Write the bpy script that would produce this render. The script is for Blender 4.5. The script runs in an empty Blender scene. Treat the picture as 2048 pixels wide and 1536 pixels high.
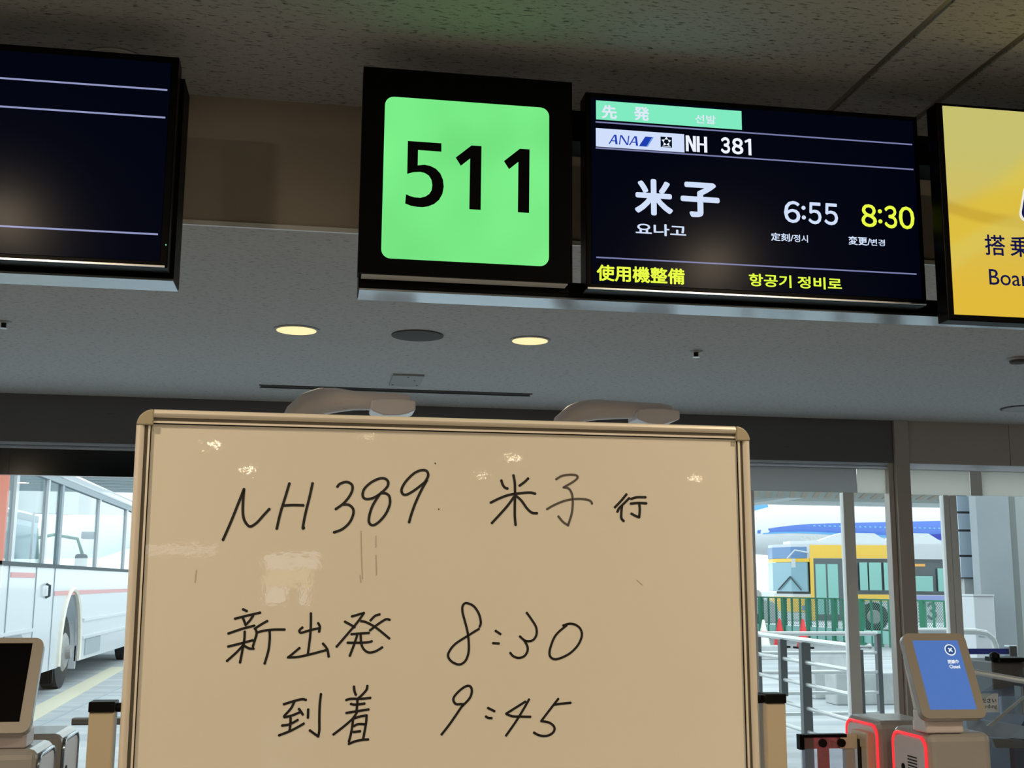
import bpy, math, random
import numpy as np
from mathutils import Vector, Matrix

random.seed(7)
SC = bpy.context.scene
COL = SC.collection

# ---------------------------------------------------------------- camera, world, exposure
YAW, PITCH, ROLL, FPX = math.radians(9.4), math.radians(9.64), math.radians(0.39), 2350.0
EYE = Vector((0, 0, 1.5))
_f = Vector((math.sin(YAW) * math.cos(PITCH), math.cos(YAW) * math.cos(PITCH), math.sin(PITCH)))
_r = Vector((math.cos(YAW), -math.sin(YAW), 0))
_u = _r.cross(_f)
R2 = _r * math.cos(ROLL) + _u * math.sin(ROLL)
U2 = -_r * math.sin(ROLL) + _u * math.cos(ROLL)
cd = bpy.data.cameras.new('camera')
cd.sensor_width = 36
cd.lens = FPX / 2048 * 36
cd.clip_end = 600
cam = bpy.data.objects.new('camera', cd)
COL.objects.link(cam)
cam.matrix_world = Matrix.Translation(EYE) @ Matrix((R2, U2, -_f)).transposed().to_4x4()
SC.camera = cam

W = bpy.data.worlds.new('overcast_sky')
SC.world = W
W.use_nodes = True
W.node_tree.nodes['Background'].inputs[0].default_value = (0.86, 0.97, 1.0, 1)
W.node_tree.nodes['Background'].inputs[1].default_value = 2.15

SC.view_settings.view_transform = 'Standard'
SC.view_settings.look = 'None'
SC.view_settings.gamma = 1
SC.view_settings.use_curve_mapping = False
SC.view_settings.exposure = 0.0
ROOM_LAMP_W = 39.5       # each ceiling downlight of the concourse
SOFFIT_LAMP_W = 3.0      # downlights over the gate


# ---------------------------------------------------------------- helpers casting image pixels to world points
def _ray(x, y):
    return R2 * ((x - 1024) / FPX) + U2 * (-(y - 768) / FPX) + _f


def PY(x, y, Y):
    d = _ray(x, y)
    return EYE + d * (Y / d.y)


def PX(x, y, X):
    d = _ray(x, y)
    return EYE + d * (X / d.x)


def PZ(x, y, Z):
    d = _ray(x, y)
    return EYE + d * ((Z - EYE.z) / d.z)


# ---------------------------------------------------------------- mesh builder
class MB:
    def __init__(s):
        s.v = []
        s.f = []

    def add(s, vs, fs):
        n = len(s.v)
        s.v += [tuple(v) for v in vs]
        s.f += [tuple(i + n for i in f) for f in fs]
        return s

    def box(s, x0, x1, y0, y1, z0, z1):
        return s.add([(x0, y0, z0), (x1, y0, z0), (x1, y1, z0), (x0, y1, z0), (x0, y0, z1), (x1, y0, z1), (x1, y1, z1), (x0, y1, z1)],
                     [(0, 3, 2, 1), (4, 5, 6, 7), (0, 1, 5, 4), (1, 2, 6, 5), (2, 3, 7, 6), (3, 0, 4, 7)])

    def prism(s, pts, d):
        """pts: 3D outline, d: extrusion vector."""
        pts = [Vector(p) for p in pts]
        d = Vector(d)
        n = len(pts)
        a = Vector((0, 0, 0))
        for i in range(n):
            a += pts[i].cross(pts[(i + 1) % n])
        if a.dot(d) > 0:
            pts.reverse()
        return s.add(pts + [p + d for p in pts],
                     [tuple(range(n)), tuple(range(2 * n - 1, n - 1, -1))] + [(i, i + n, (i + 1) % n + n, (i + 1) % n) for i in range(n)])

    def xz(s, pts, y0, y1):
        return s.prism([(p[0], y1, p[1]) for p in pts], (0, y0 - y1, 0))

    def yz(s, pts, x0, x1):
        return s.prism([(x1, p[0], p[1]) for p in pts], (x0 - x1, 0, 0))

    def xy(s, pts, z0, z1):
        return s.prism([(p[0], p[1], z0) for p in pts], (0, 0, z1 - z0))

    def tube(s, path, r, n=8, closed=False, cap=True, sq=None):
        """round tube along a path; sq=(axis vector, factor) squashes it."""
        P = [Vector(p) for p in path]
        m = len(P)
        vs, prev = [], None
        for i in range(m):
            if closed:
                t = P[(i + 1) % m] - P[i - 1]
            else:
                t = P[min(i + 1, m - 1)] - P[max(i - 1, 0)]
            t.normalize()
            if prev is None:
                a = Vector((0, 0, 1)) if abs(t.z) < .9 else Vector((0, 1, 0))
                prev = a.cross(t).normalized()
            x = (prev - t * prev.dot(t)).normalized()
            prev = x
            y = t.cross(x)
            rr = r[i] if isinstance(r, (list, tuple)) else r
            for k in range(n):
                q = 2 * math.pi * k / n
                o = x * math.cos(q) * rr + y * math.sin(q) * rr
                if sq:
                    ax = Vector(sq[0])
                    o += ax * (o.dot(ax) * (sq[1] - 1))
                vs.append(P[i] + o)
        fs = []
        for i in range(m if closed else m - 1):
            j = (i + 1) % m
            for k in range(n):
                l = (k + 1) % n
                fs.append((i * n + k, i * n + l, j * n + l, j * n + k))
        if cap and not closed:
            fs.append(tuple(range(n - 1, -1, -1)))
            fs.append(tuple((m - 1) * n + k for k in range(n)))
        return s.add(vs, fs)

    def cyl(s, p0, p1, r, n=16, r1=None):
        return s.tube([p0, p1], [r, r if r1 is None else r1], n)

    def lathe(s, c, prof, n=32, axis='z'):
        """prof: [(radius, height)] around a vertical axis at c (x, y)."""
        vs = []
        for r, h in prof:
            for k in range(n):
                q = 2 * math.pi * k / n
                if axis == 'z':
                    vs.append((c[0] + r * math.cos(q), c[1] + r * math.sin(q), c[2] + h))
                elif axis == 'y':
                    vs.append((c[0] + r * math.cos(q), c[1] + h, c[2] + r * math.sin(q)))
                else:
                    vs.append((c[0] + h, c[1] + r * math.cos(q), c[2] + r * math.sin(q)))
        fs = []
        for i in range(len(prof) - 1):
            for k in range(n):
                l = (k + 1) % n
                fs.append((i * n + k, i * n + l, (i + 1) * n + l, (i + 1) * n + k))
        fs.append(tuple(range(n - 1, -1, -1)))
        fs.append(tuple((len(prof) - 1) * n + k for k in range(n)))
        return s.add(vs, fs)

    def xform(s, fn):
        s.v = [tuple(fn(Vector(v))) for v in s.v]
        return s


def rrect(x0, x1, z0, z1, r, n=5):
    o = []
    for cx, cz, a in ((x1 - r, z1 - r, 0), (x0 + r, z1 - r, 90), (x0 + r, z0 + r, 180), (x1 - r, z0 + r, 270)):
        for k in range(n + 1):
            q = math.radians(a + 90 * k / n)
            o.append((cx + r * math.cos(q), cz + r * math.sin(q)))
    return o


def obj(name, mb, mat, parent=None, smooth=False, bevel=0, loc=None, **tags):
    """link mb as one mesh object (world coordinates); the origin is the root's base or the mesh's own base."""
    if parent is not None:
        off = Vector(parent.get('_org', (0, 0, 0)))
    elif loc is not None:
        off = Vector(loc)
    else:
        a = np.array(mb.v)
        lo, hi = a.min(0), a.max(0)
        off = Vector(((lo[0] + hi[0]) / 2, (lo[1] + hi[1]) / 2, lo[2]))
    me = bpy.data.meshes.new(name)
    me.from_pydata([tuple(Vector(v) - off) for v in mb.v], [], mb.f)
    me.update()
    if smooth:
        me.polygons.foreach_set('use_smooth', [True] * len(me.polygons))
        try:
            me.set_sharp_from_angle(angle=math.radians(35))
        except Exception:
            pass
    me.materials.append(mat)
    o = bpy.data.objects.new(name, me)
    COL.objects.link(o)
    if parent is None:
        o.location = off
    else:
        o.parent = parent
    o['_org'] = tuple(off)
    if bevel:
        b = o.modifiers.new('bevel', 'BEVEL')
        b.width = bevel
        b.segments = 3
        b.limit_method = 'ANGLE'
    for k, v in tags.items():
        o[k] = v
    return o


def thing(name, label, cat, loc, group=None, kind=None):
    o = bpy.data.objects.new(name, None)
    COL.objects.link(o)
    o.empty_display_size = .05
    o.location = loc
    o['_org'] = tuple(loc)
    o['label'] = label
    o['category'] = cat
    if group:
        o['group'] = group
    if kind:
        o['kind'] = kind
    return o


def struct(name, mb, mat, **k):
    return obj(name, mb, mat, kind='structure', **k)


def copy_tree(o, parent=None):
    c = o.copy()
    COL.objects.link(c)
    c.parent = parent
    for ch in [x for x in SC.objects if x.parent == o]:
        copy_tree(ch, c)
    return c


# ---------------------------------------------------------------- materials
def mat(name, col, rough=.5, metal=0.0, spec=.5, coat=0.0, coat_rough=.05, emit=None, estr=1.0, build=None):
    m = bpy.data.materials.new(name)
    m.use_nodes = True
    b = m.node_tree.nodes['Principled BSDF']
    b.inputs['Base Color'].default_value = (*col, 1)
    b.inputs['Roughness'].default_value = rough
    b.inputs['Metallic'].default_value = metal
    b.inputs['Specular IOR Level'].default_value = spec
    b.inputs['Coat Weight'].default_value = coat
    b.inputs['Coat Roughness'].default_value = coat_rough
    if emit:
        b.inputs['Emission Color'].default_value = (*emit, 1)
        b.inputs['Emission Strength'].default_value = estr
    if build:
        build(m.node_tree, b)
    return m


def srgb(r, g, b):
    return tuple(((c / 255 + .055) / 1.055) ** 2.4 if c > 10 else c / 255 / 12.92 for c in (r, g, b))


def noise_col(scale, c0, c1, stretch=(1, 1, 1), lo=.35, hi=.65, detail=6, bump=0, rough_var=None):
    def f(nt, b):
        tc = nt.nodes.new('ShaderNodeTexCoord')
        mp = nt.nodes.new('ShaderNodeMapping')
        mp.inputs['Scale'].default_value = stretch
        nz = nt.nodes.new('ShaderNodeTexNoise')
        nz.inputs['Scale'].default_value = scale
        nz.inputs['Detail'].default_value = detail
        cr = nt.nodes.new('ShaderNodeValToRGB')
        cr.color_ramp.elements[0].position = lo
        cr.color_ramp.elements[0].color = (*c0, 1)
        cr.color_ramp.elements[1].position = hi
        cr.color_ramp.elements[1].color = (*c1, 1)
        L = nt.links.new
        L(tc.outputs['Object'], mp.inputs[0])
        L(mp.outputs[0], nz.inputs[0])
        L(nz.outputs[0], cr.inputs[0])
        L(cr.outputs[0], b.inputs['Base Color'])
        if bump:
            bp = nt.nodes.new('ShaderNodeBump')
            bp.inputs['Strength'].default_value = bump
            bp.inputs['Distance'].default_value = .002
            L(nz.outputs[0], bp.inputs['Height'])
            L(bp.outputs[0], b.inputs['Normal'])
    return f


def fissured(base, dark):
    def f(nt, b):
        L = nt.links.new
        tc = nt.nodes.new('ShaderNodeTexCoord')
        mp = nt.nodes.new('ShaderNodeMapping')
        mp.inputs['Scale'].default_value = (1, 3.2, 1)
        nz = nt.nodes.new('ShaderNodeTexNoise')
        nz.inputs['Scale'].default_value = 34
        nz.inputs['Detail'].default_value = 5
        nz.inputs['Roughness'].default_value = .62
        nz.inputs['Distortion'].default_value = .4
        cr = nt.nodes.new('ShaderNodeValToRGB')
        cr.color_ramp.elements[0].position = .31
        cr.color_ramp.elements[0].color = (*dark, 1)
        cr.color_ramp.elements[1].position = .45
        cr.color_ramp.elements[1].color = (*base, 1)
        L(tc.outputs['Object'], mp.inputs[0])
        L(mp.outputs[0], nz.inputs[0])
        L(nz.outputs[0], cr.inputs[0])
        L(cr.outputs[0], b.inputs['Base Color'])
        bp = nt.nodes.new('ShaderNodeBump')
        bp.inputs['Strength'].default_value = .5
        bp.inputs['Distance'].default_value = .004
        L(cr.outputs[0], bp.inputs['Height'])
        L(bp.outputs[0], b.inputs['Normal'])
    return f


def brushed(stretch=(1, 1, 60), var=.12):
    def f(nt, b):
        L = nt.links.new
        tc = nt.nodes.new('ShaderNodeTexCoord')
        mp = nt.nodes.new('ShaderNodeMapping')
        mp.inputs['Scale'].default_value = stretch
        nz = nt.nodes.new('ShaderNodeTexNoise')
        nz.inputs['Scale'].default_value = 6
        nz.inputs['Detail'].default_value = 8
        mr = nt.nodes.new('ShaderNodeMapRange')
        r0 = b.inputs['Roughness'].default_value
        mr.inputs['To Min'].default_value = max(0, r0 - var)
        mr.inputs['To Max'].default_value = r0 + var
        L(tc.outputs['Object'], mp.inputs[0])
        L(mp.outputs[0], nz.inputs[0])
        L(nz.outputs[0], mr.inputs[0])
        L(mr.outputs[0], b.inputs['Roughness'])
    return f


def glass(name, tint, ior=1.45, rough=0.0, haze=0.0):
    m = bpy.data.materials.new(name)
    m.use_nodes = True
    nt = m.node_tree
    nt.nodes.clear()
    L = nt.links.new
    out = nt.nodes.new('ShaderNodeOutputMaterial')
    mix = nt.nodes.new('ShaderNodeMixShader')
    tr = nt.nodes.new('ShaderNodeBsdfTransparent')
    tr.inputs[0].default_value = (*tint, 1)
    gl = nt.nodes.new('ShaderNodeBsdfGlossy')
    gl.inputs['Roughness'].default_value = rough
    # Schlick reflectance, the same from both sides of the thin pane
    lw = nt.nodes.new('ShaderNodeLayerWeight')
    lw.inputs['Blend'].default_value = .5
    pw = nt.nodes.new('ShaderNodeMath')
    pw.operation = 'POWER'
    pw.inputs[1].default_value = 5
    L(lw.outputs['Facing'], pw.inputs[0])
    f0 = ((ior - 1) / (ior + 1)) ** 2
    ml = nt.nodes.new('ShaderNodeMath')
    ml.operation = 'MULTIPLY_ADD'
    ml.inputs[1].default_value = 1 - f0
    ml.inputs[2].default_value = f0
    L(pw.outputs[0], ml.inputs[0])
    L(ml.outputs[0], mix.inputs[0])
    L(tr.outputs[0], mix.inputs[1])
    L(gl.outputs[0], mix.inputs[2])
    last = mix
    if haze:
        df = nt.nodes.new('ShaderNodeBsdfDiffuse')
        df.inputs[0].default_value = (.8, .8, .8, 1)
        m2 = nt.nodes.new('ShaderNodeMixShader')
        m2.inputs[0].default_value = haze
        L(mix.outputs[0], m2.inputs[1])
        L(df.outputs[0], m2.inputs[2])
        last = m2
    L(last.outputs[0], out.inputs[0])
    return m


M = {}
M['ceil'] = mat('fissured_ceiling_board', (.5, .48, .46), .9, build=fissured((.47, .485, .50), (.075, .068, .06)))
M['ceil_low'] = mat('soffit_board', (.5, .5, .5), .9, build=fissured((.60, .60, .61), (.23, .23, .23)))
M['bulk'] = mat('bulkhead_paint', (.42, .37, .31), .7, build=noise_col(3, (.40, .35, .29), (.44, .39, .33)))
M['groove'] = mat('joint_metal', (.30, .29, .27), .45, .6)
M['floor'] = mat('floor_tile', (.3, .3, .3), .25, build=noise_col(2, (.25, .25, .245), (.31, .31, .30)))
M['wallp'] = mat('interior_wall_paint', (.55, .5, .44), .7, build=noise_col(2, (.52, .47, .41), (.58, .53, .47)))
M['trimw'] = mat('white_edge_trim', (.75, .76, .76), .35)
M['steel'] = mat('brushed_steel', (.92, .93, .93), .4, 0.0, build=brushed((1, 1, 40)))
M['steel_dark'] = mat('dark_bronze_steel', (.56, .50, .46), .35, .2, build=brushed((40, 1, 1)))
M['steel_fascia'] = mat('dark_fascia_steel', (.16, .155, .165), .32, .2, build=brushed((1, 1, 30)))
M['steel_light'] = mat('light_satin_steel', (.62, .62, .58), .42, .75, build=brushed((1, 1, 40)))
M['black_gloss'] = mat('black_gloss_panel', (.012, .018, .02), .12)
M['track'] = mat('aluminium_track', (.85, .88, .92), .22, .9)
M['silver'] = mat('silver_metal', (.30, .345, .385), .18, .95)
M['chromeline'] = mat('bezel_metal_line', (.8, .8, .8), .28, .9)
M['black'] = mat('black_powder_coat', (.0015, .0015, .0015), .5, spec=.06)
M['black_matte'] = mat('black_print', (.003, .003, .003), .8, spec=.1)
M['bezel'] = mat('black_bezel', (.0012, .0012, .0015), .35, spec=.06)
M['glass'] = glass('window_glass', (.965, .995, .995))
M['acrylic'] = glass('clear_acrylic', (.88, .93, .97), rough=.03, haze=.015)
M['acrylic_gate'] = glass('gate_flap_acrylic', (.80, .82, .86), rough=.02, haze=.04)
M['kiosk'] = mat('kiosk_white_plastic', (.66, .63, .60), .30, coat=.5, build=noise_col(4, (.38, .365, .355), (.42, .40, .39)))
M['kiosk_panel'] = mat('kiosk_side_panel', (.74, .66, .67), .3)
M['taupe'] = mat('tablet_taupe_plastic', (.36, .33, .29), .42)
M['beige'] = mat('beige_plastic', (.62, .52, .40), .45)
M['arm'] = mat('arm_grey_plastic', (.80, .76, .78), .35)
M['arm_head'] = mat('arm_head_plastic', (.80, .78, .86), .3)
M['frame_al'] = mat('champagne_aluminium', (.84, .77, .67), .38, .15, build=brushed((30, 1, 1), .06))
M['frame_dark'] = mat('frame_groove', (.13, .115, .085), .5)
M['corner'] = mat('corner_plastic', (.42, .36, .25), .4)
M['post'] = mat('stand_post_coat', (.52, .44, .315), .45)
M['rubber'] = mat('black_rubber', (.003, .003, .003), .35, spec=.15)
M['disc'] = mat('grey_speaker_grille', (.09, .09, .085), .8)
M['plate'] = mat('pale_plate', (.42, .42, .44), .6)
M['slot'] = mat('dark_slot', (.008, .008, .008), .8)
M['metalsm'] = mat('small_chrome', (.7, .7, .7), .2, .9)
M['rail'] = mat('railing_steel', (.68, .70, .70), .32, .6)
M['railpost'] = mat('railing_post_steel', (.17, .18, .185), .4, .6)
M['white_paint'] = mat('vehicle_white_paint', (.64, .66, .69), .3, coat=.4)
M['coach'] = mat('coach_pale_blue', (.45, .62, .75), .3, coat=.5)
M['bus_trim'] = mat('bus_trim_grey', (.33, .38, .42), .5)
M['bus_grille'] = mat('bus_grille_grey', (.36, .40, .43), .7)
M['seal'] = mat('dark_window_seal', (.05, .07, .08), .6)
M['orange'] = mat('orange_panel', (.62, .10, .02), .35)
M['redline'] = mat('pale_red_stripe', (.72, .33, .33), .4)
M['tyre'] = mat('tyre_rubber', (.02, .02, .022), .8)
M['hub'] = mat('wheel_hub', (.35, .34, .33), .5, .4)
M['yellow'] = mat('yellow_bus_paint', (.95, .58, .06), .35, coat=.4)
M['lavender'] = mat('lavender_blue_paint', (.33, .36, .72), .35, coat=.4)
M['busglass'] = mat('dark_bus_glass', (.10, .125, .135), .15)
M['tealglass'] = mat('teal_window_glass', (.28, .60, .54), .12)
M['wind'] = mat('windscreen_glass', (.30, .48, .56), .12)
M['signglass'] = mat('destination_sign_glass', (.16, .28, .50), .15)
M['amber'] = mat('amber_led_text', (.1, .05, .01), .5, emit=(1, .55, .15), estr=.8)
M['greenfence'] = mat('green_fence_paint', (.03, .22, .13), .5)
M['tealpanel'] = mat('pale_teal_panel', (.33, .62, .57), .55)
M['mesh'] = mat('fence_wire', (.12, .26, .22), .6)
M['cone'] = mat('traffic_cone_red', (.75, .035, .04), .5)
M['conew'] = mat('cone_reflective_band', (.85, .80, .70), .5)
M['concrete'] = mat('concrete_light', (.5, .52, .52), .9, build=noise_col(5, (.45, .47, .47), (.55, .57, .57), bump=.3))
M['ground'] = mat('apron_concrete', (.42, .44, .46), .85, build=noise_col(.8, (.34, .37, .40), (.50, .52, .53), stretch=(.6, 3, 1)))
M['roadline'] = mat('cream_road_line', (.66, .62, .48), .8)
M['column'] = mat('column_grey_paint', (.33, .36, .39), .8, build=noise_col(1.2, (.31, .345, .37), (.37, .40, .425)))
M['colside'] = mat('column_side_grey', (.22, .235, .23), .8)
M['panelblue'] = mat('pale_blue_wall_panel', (.46, .55, .66), .6)
M['panelgrey'] = mat('grey_cladding', (.42, .44, .44), .7)
M['canopy'] = mat('canopy_soffit', (.50, .52, .50), .8)
M['canopy_slat'] = mat('canopy_slat_tan', (.52, .44, .36), .8)
M['whitebeam'] = mat('white_beam_paint', (.82, .86, .88), .6)


def translucent(name, col, tr):
    m = mat(name, col, .5)
    nt = m.node_tree
    b = nt.nodes['Principled BSDF']
    t_ = nt.nodes.new('ShaderNodeBsdfTranslucent')
    t_.inputs[0].default_value = (*col, 1)
    mx = nt.nodes.new('ShaderNodeMixShader')
    mx.inputs[0].default_value = tr
    out = nt.nodes['Material Output']
    nt.links.new(b.outputs[0], mx.inputs[1])
    nt.links.new(t_.outputs[0], mx.inputs[2])
    nt.links.new(mx.outputs[0], out.inputs[0])
    return m


M['frost'] = translucent('frosted_transom', (.80, .80, .76), .72)  # translucence added so the lit transom panels come out bright
M['frost_dim'] = translucent('dim_frosted_transom', (.60, .61, .61), .5)  # dimmer copy for the greyer stretch of the same transom
M['seal_light'] = translucent('pale_brush_seal', (.97, .98, 1.0), .95)  # stands in for bright reflections and light gaps along the track
M['belt'] = mat('navy_belt', (.015, .03, .28), .6)
M['navy'] = mat('navy_cabinet', (.02, .04, .09), .4)
M['paper'] = mat('white_card', (.9, .92, .95), .8)
M['ink'] = mat('grey_ink', (.06, .06, .07), .8)
M['bluegrey'] = mat('blue_grey_leaflets', (.40, .50, .66), .6)


def screen(name, emit, s=1.0, base=(.001, .001, .001), rough=.2):
    return mat(name, base, rough, spec=.038, emit=emit, estr=s)


M['navyscreen'] = screen('navy_screen', (.0004, .0012, .0052), 1.0)
M['line'] = screen('screen_rule_blue_grey', srgb(150, 155, 210), .62)
M['line_l'] = screen('screen_rule_pale', srgb(165, 172, 220), .75)
M['bar_green'] = screen('screen_bar_green', srgb(128, 234, 192))
M['label_white'] = screen('screen_label_white', srgb(208, 222, 252))
M['tx_grey'] = screen('screen_text_pale', srgb(222, 232, 246))
M['tx_white'] = screen('screen_text_white', srgb(238, 243, 255))
M['tx_blue'] = screen('screen_text_light_blue', srgb(208, 222, 248))
M['tx_yellow'] = screen('screen_text_yellow', srgb(232, 250, 70))
M['tx_lime'] = screen('screen_text_lime', srgb(226, 250, 70))
M['logo_blue'] = screen('screen_logo_blue', srgb(28, 62, 175))
M['logo_light'] = screen('screen_logo_light_blue', srgb(90, 150, 220))
M['logo_black'] = screen('screen_logo_black', (.001, .006, .012))
M['kscreen'] = screen('kiosk_screen_blue', srgb(82, 118, 186), rough=.2)
M['koff'] = mat('kiosk_screen_off', (.0008, .0008, .001), .4, spec=.02)
M['ktext'] = screen('kiosk_text_white', srgb(235, 240, 245))
M['kdark'] = screen('kiosk_icon_navy', srgb(45, 80, 135))
M['led_red'] = screen('red_light_strip', (1.0, .035, .045), 1.25)
M['redacr'] = glass('red_tinted_acrylic', (.62, .17, .18), rough=.05, haze=.10)  # tint paints the red lights' reflection on the flap
M['ynavy'] = mat('navy_sign_print', (.002, .003, .02), .6, spec=.1, emit=srgb(18, 22, 70), estr=1)
M['ywhite'] = screen('sign_white_outline', srgb(235, 235, 225))


def green_face(nt, b):
    L = nt.links.new
    tc = nt.nodes.new('ShaderNodeTexCoord')
    nz = nt.nodes.new('ShaderNodeTexNoise')
    nz.inputs['Scale'].default_value = 3.5
    nz.inputs['Detail'].default_value = 1
    cr = nt.nodes.new('ShaderNodeValToRGB')
    cr.color_ramp.elements[0].position = .3
    cr.color_ramp.elements[0].color = (*srgb(110, 222, 124), 1)
    cr.color_ramp.elements[1].position = .7
    cr.color_ramp.elements[1].color = (*srgb(124, 240, 138), 1)
    L(tc.outputs['Object'], nz.inputs[0])
    L(nz.outputs[0], cr.inputs[0])
    L(cr.outputs[0], b.inputs['Emission Color'])
    b.inputs['Emission Strength'].default_value = 1


M['green'] = mat('backlit_green_face', (.02, .05, .02), .4, spec=.3, emit=(0, 1, 0), build=green_face)


def yellow_face(nt, b):
    """printed swoosh bands of the backlit poster: bands around big circle centres over a yellow ground."""
    L = nt.links.new
    tc = nt.nodes.new('ShaderNodeTexCoord')
    sep = nt.nodes.new('ShaderNodeSeparateXYZ')
    L(tc.outputs['Object'], sep.inputs[0])

    def math_(op, a, bb=None, c=None):
        n = nt.nodes.new('ShaderNodeMath')
        n.operation = op
        for i, v in enumerate((a, bb, c)):
            if v is None:
                continue
            if isinstance(v, (int, float)):
                n.inputs[i].default_value = v
            else:
                L(v, n.inputs[i])
        return n.outputs[0]

    def ramp(v, a, bb):
        n = nt.nodes.new('ShaderNodeMapRange')
        n.interpolation_type = 'SMOOTHSTEP'
        n.inputs['From Min'].default_value = a
        n.inputs['From Max'].default_value = bb
        L(v, n.inputs[0])
        return n.outputs[0]

    def mix(f, a, bb):
        n = nt.nodes.new('ShaderNodeMix')
        n.data_type = 'RGBA'
        L(f, n.inputs[0])
        for i, v in ((6, a), (7, bb)):
            if isinstance(v, tuple):
                n.inputs[i].default_value = (*v, 1)
            else:
                L(v, n.inputs[i])
        return n.outputs[2]

    x, z = sep.outputs[0], sep.outputs[2]
    g = ramp(z, .05, .62)
    base = mix(g, srgb(220, 182, 52), srgb(196, 190, 110))

    def dist(cx, cz):
        dx = math_('SUBTRACT', x, cx)
        dz = math_('SUBTRACT', z, cz)
        return math_('SQRT', math_('ADD', math_('MULTIPLY', dx, dx), math_('MULTIPLY', dz, dz)))
    for cx, cz, r, w, col, amt in ((.05, -.62, 1.02, .09, srgb(208, 160, 30), .55), (-.9, 1.35, 1.18, .10, srgb(222, 196, 60), .6),
                                   (-.15, 1.25, .93, .03, srgb(184, 146, 40), .5), (.1, -.5, .86, .05, srgb(214, 196, 90), .5)):
        d = dist(cx, cz)
        s = math_('SUBTRACT', 1.0, ramp(math_('ABSOLUTE', math_('SUBTRACT', d, r)), w * .25, w))
        base = mix(math_('MULTIPLY', s, amt), base, col)
    L(base, b.inputs['Emission Color'])
    b.inputs['Emission Strength'].default_value = 1.0


M['poster'] = mat('backlit_yellow_poster', (.03, .03, .01), .4, spec=.3, emit=(1, 1, 0), build=yellow_face)
M['lampglow'] = mat('warm_lamp_glow', (.3, .26, .2), .5, emit=(1.0, .79, .37), estr=1.05)
M['lampglow_far'] = mat('warm_lamp_glow_bright', (.8, .7, .5), .5, emit=(1.0, .84, .58), estr=9)


def board_face(nt, b):
    L = nt.links.new
    tc = nt.nodes.new('ShaderNodeTexCoord')
    nz = nt.nodes.new('ShaderNodeTexNoise')
    nz.inputs['Scale'].default_value = 70
    nz.inputs['Detail'].default_value = 3
    bp = nt.nodes.new('ShaderNodeBump')
    bp.inputs['Strength'].default_value = .012
    bp.inputs['Distance'].default_value = .004
    L(tc.outputs['Object'], nz.inputs[0])
    L(nz.outputs[0], bp.inputs['Height'])
    L(bp.outputs[0], b.inputs['Coat Normal'])
    n2 = nt.nodes.new('ShaderNodeTexNoise')
    n2.inputs['Scale'].default_value = 2.2
    cr = nt.nodes.new('ShaderNodeValToRGB')
    cr.color_ramp.elements[0].color = (.79, .745, .655, 1)
    cr.color_ramp.elements[1].color = (.845, .79, .685, 1)
    L(tc.outputs['Object'], n2.inputs[0])
    L(n2.outputs[0], cr.inputs[0])
    L(cr.outputs[0], b.inputs['Base Color'])


M['board'] = mat('whiteboard_enamel', (.78, .74, .66), .5, spec=.3, coat=1.0, coat_rough=.018, build=board_face)
M['marker'] = mat('black_marker_ink', (.006, .005, .004), .4)
M['marker_grey'] = mat('faded_marker_ink', (.10, .085, .07), .4)  # greyer ink for one character

# ---------------------------------------------------------------- the room
CZ, SZ = 3.17, 2.705           # upper ceiling, lower soffit
LIP, WY = 4.0, 8.05            # bulkhead plane, window wall plane
XL, XR, YN = -9.0, 12.0, -16.0
struct('floor', MB().box(XL, XR, YN, WY + .1, -.08, 0), M['floor'])
cobj = struct('ceiling', MB().box(XL, XR, YN, LIP + .1, CZ + .025, CZ + .12), M['groove'])
xs = [XL, -3.0, 1.760, 2.097, 2.434, 5.0, 8.0, XR]
pn = []
for a, b in zip(xs[:-1], xs[1:]):
    o = obj('ceiling_panel', MB().box(a + .014, b - .014, YN, LIP, CZ, CZ + .03), M['ceil'], cobj)
    pn.append(o)
for x in xs[1:-1]:
    obj('joint_strip', MB().box(x - .009, x + .011, YN, LIP, CZ + .006, CZ + .026), M['groove'], cobj)
struct('ceiling_soffit', MB().box(XL, XR, LIP + .004, WY + .25, SZ, SZ + .1), M['ceil_low'])
struct('wall_bulkhead', MB().box(XL, XR, LIP - .004, LIP + .08, SZ + .012, CZ + .1), M['bulk'])
struct('trim_1', MB().box(XL, XR, LIP - .012, LIP + .001, SZ - .004, SZ + .012), M['trimw'])
struct('wall_left', MB().box(XL - .1, XL, YN, WY + .2, 0, CZ + .1), M['wallp'])
struct('wall_right', MB().box(XR, XR + .1, YN, WY + .2, 0, CZ + .1), M['wallp'])
struct('wall_near', MB().box(XL, XR, YN - .1, YN, 0, CZ + .1), M['wallp'])
struct('ceiling_slab', MB().box(XL - .1, XR + .1, YN - .1, WY + .3, CZ + .14, CZ + .3), M['concrete'])

# ---------------------------------------------------------------- window wall
struct('wall_far', MB().box(XL, XR, WY + .02, WY + .2, 2.39, CZ + .1), M['steel_fascia'])
wf = obj('trim_2', MB().box(XL, 4.168, WY - .03, WY + .02, 2.392, SZ), M['steel_fascia'], kind='structure')
struct('trim_3', MB().box(4.172, 5.105, WY - .03, WY + .02, 2.392, SZ), M['steel_dark'])
struct('trim_4', MB().box(5.109, XR, WY - .03, WY + .02, 2.392, SZ), M['steel_dark'])
# door-rail track below the fascia
tr = obj('trim_5', MB().box(XL, 4.16, WY - .01, WY + .06, 2.374, 2.392).box(XL, 4.16, WY + .0, WY + .06, 2.350, 2.362).box(XL, 4.16, WY + .02, WY + .06, 2.362, 2.374), M['seal_light'], kind='structure')
struct('trim_6', MB().box(4.29, XR, WY - .01, WY + .06, 2.350, 2.392), M['seal_light'])
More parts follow.
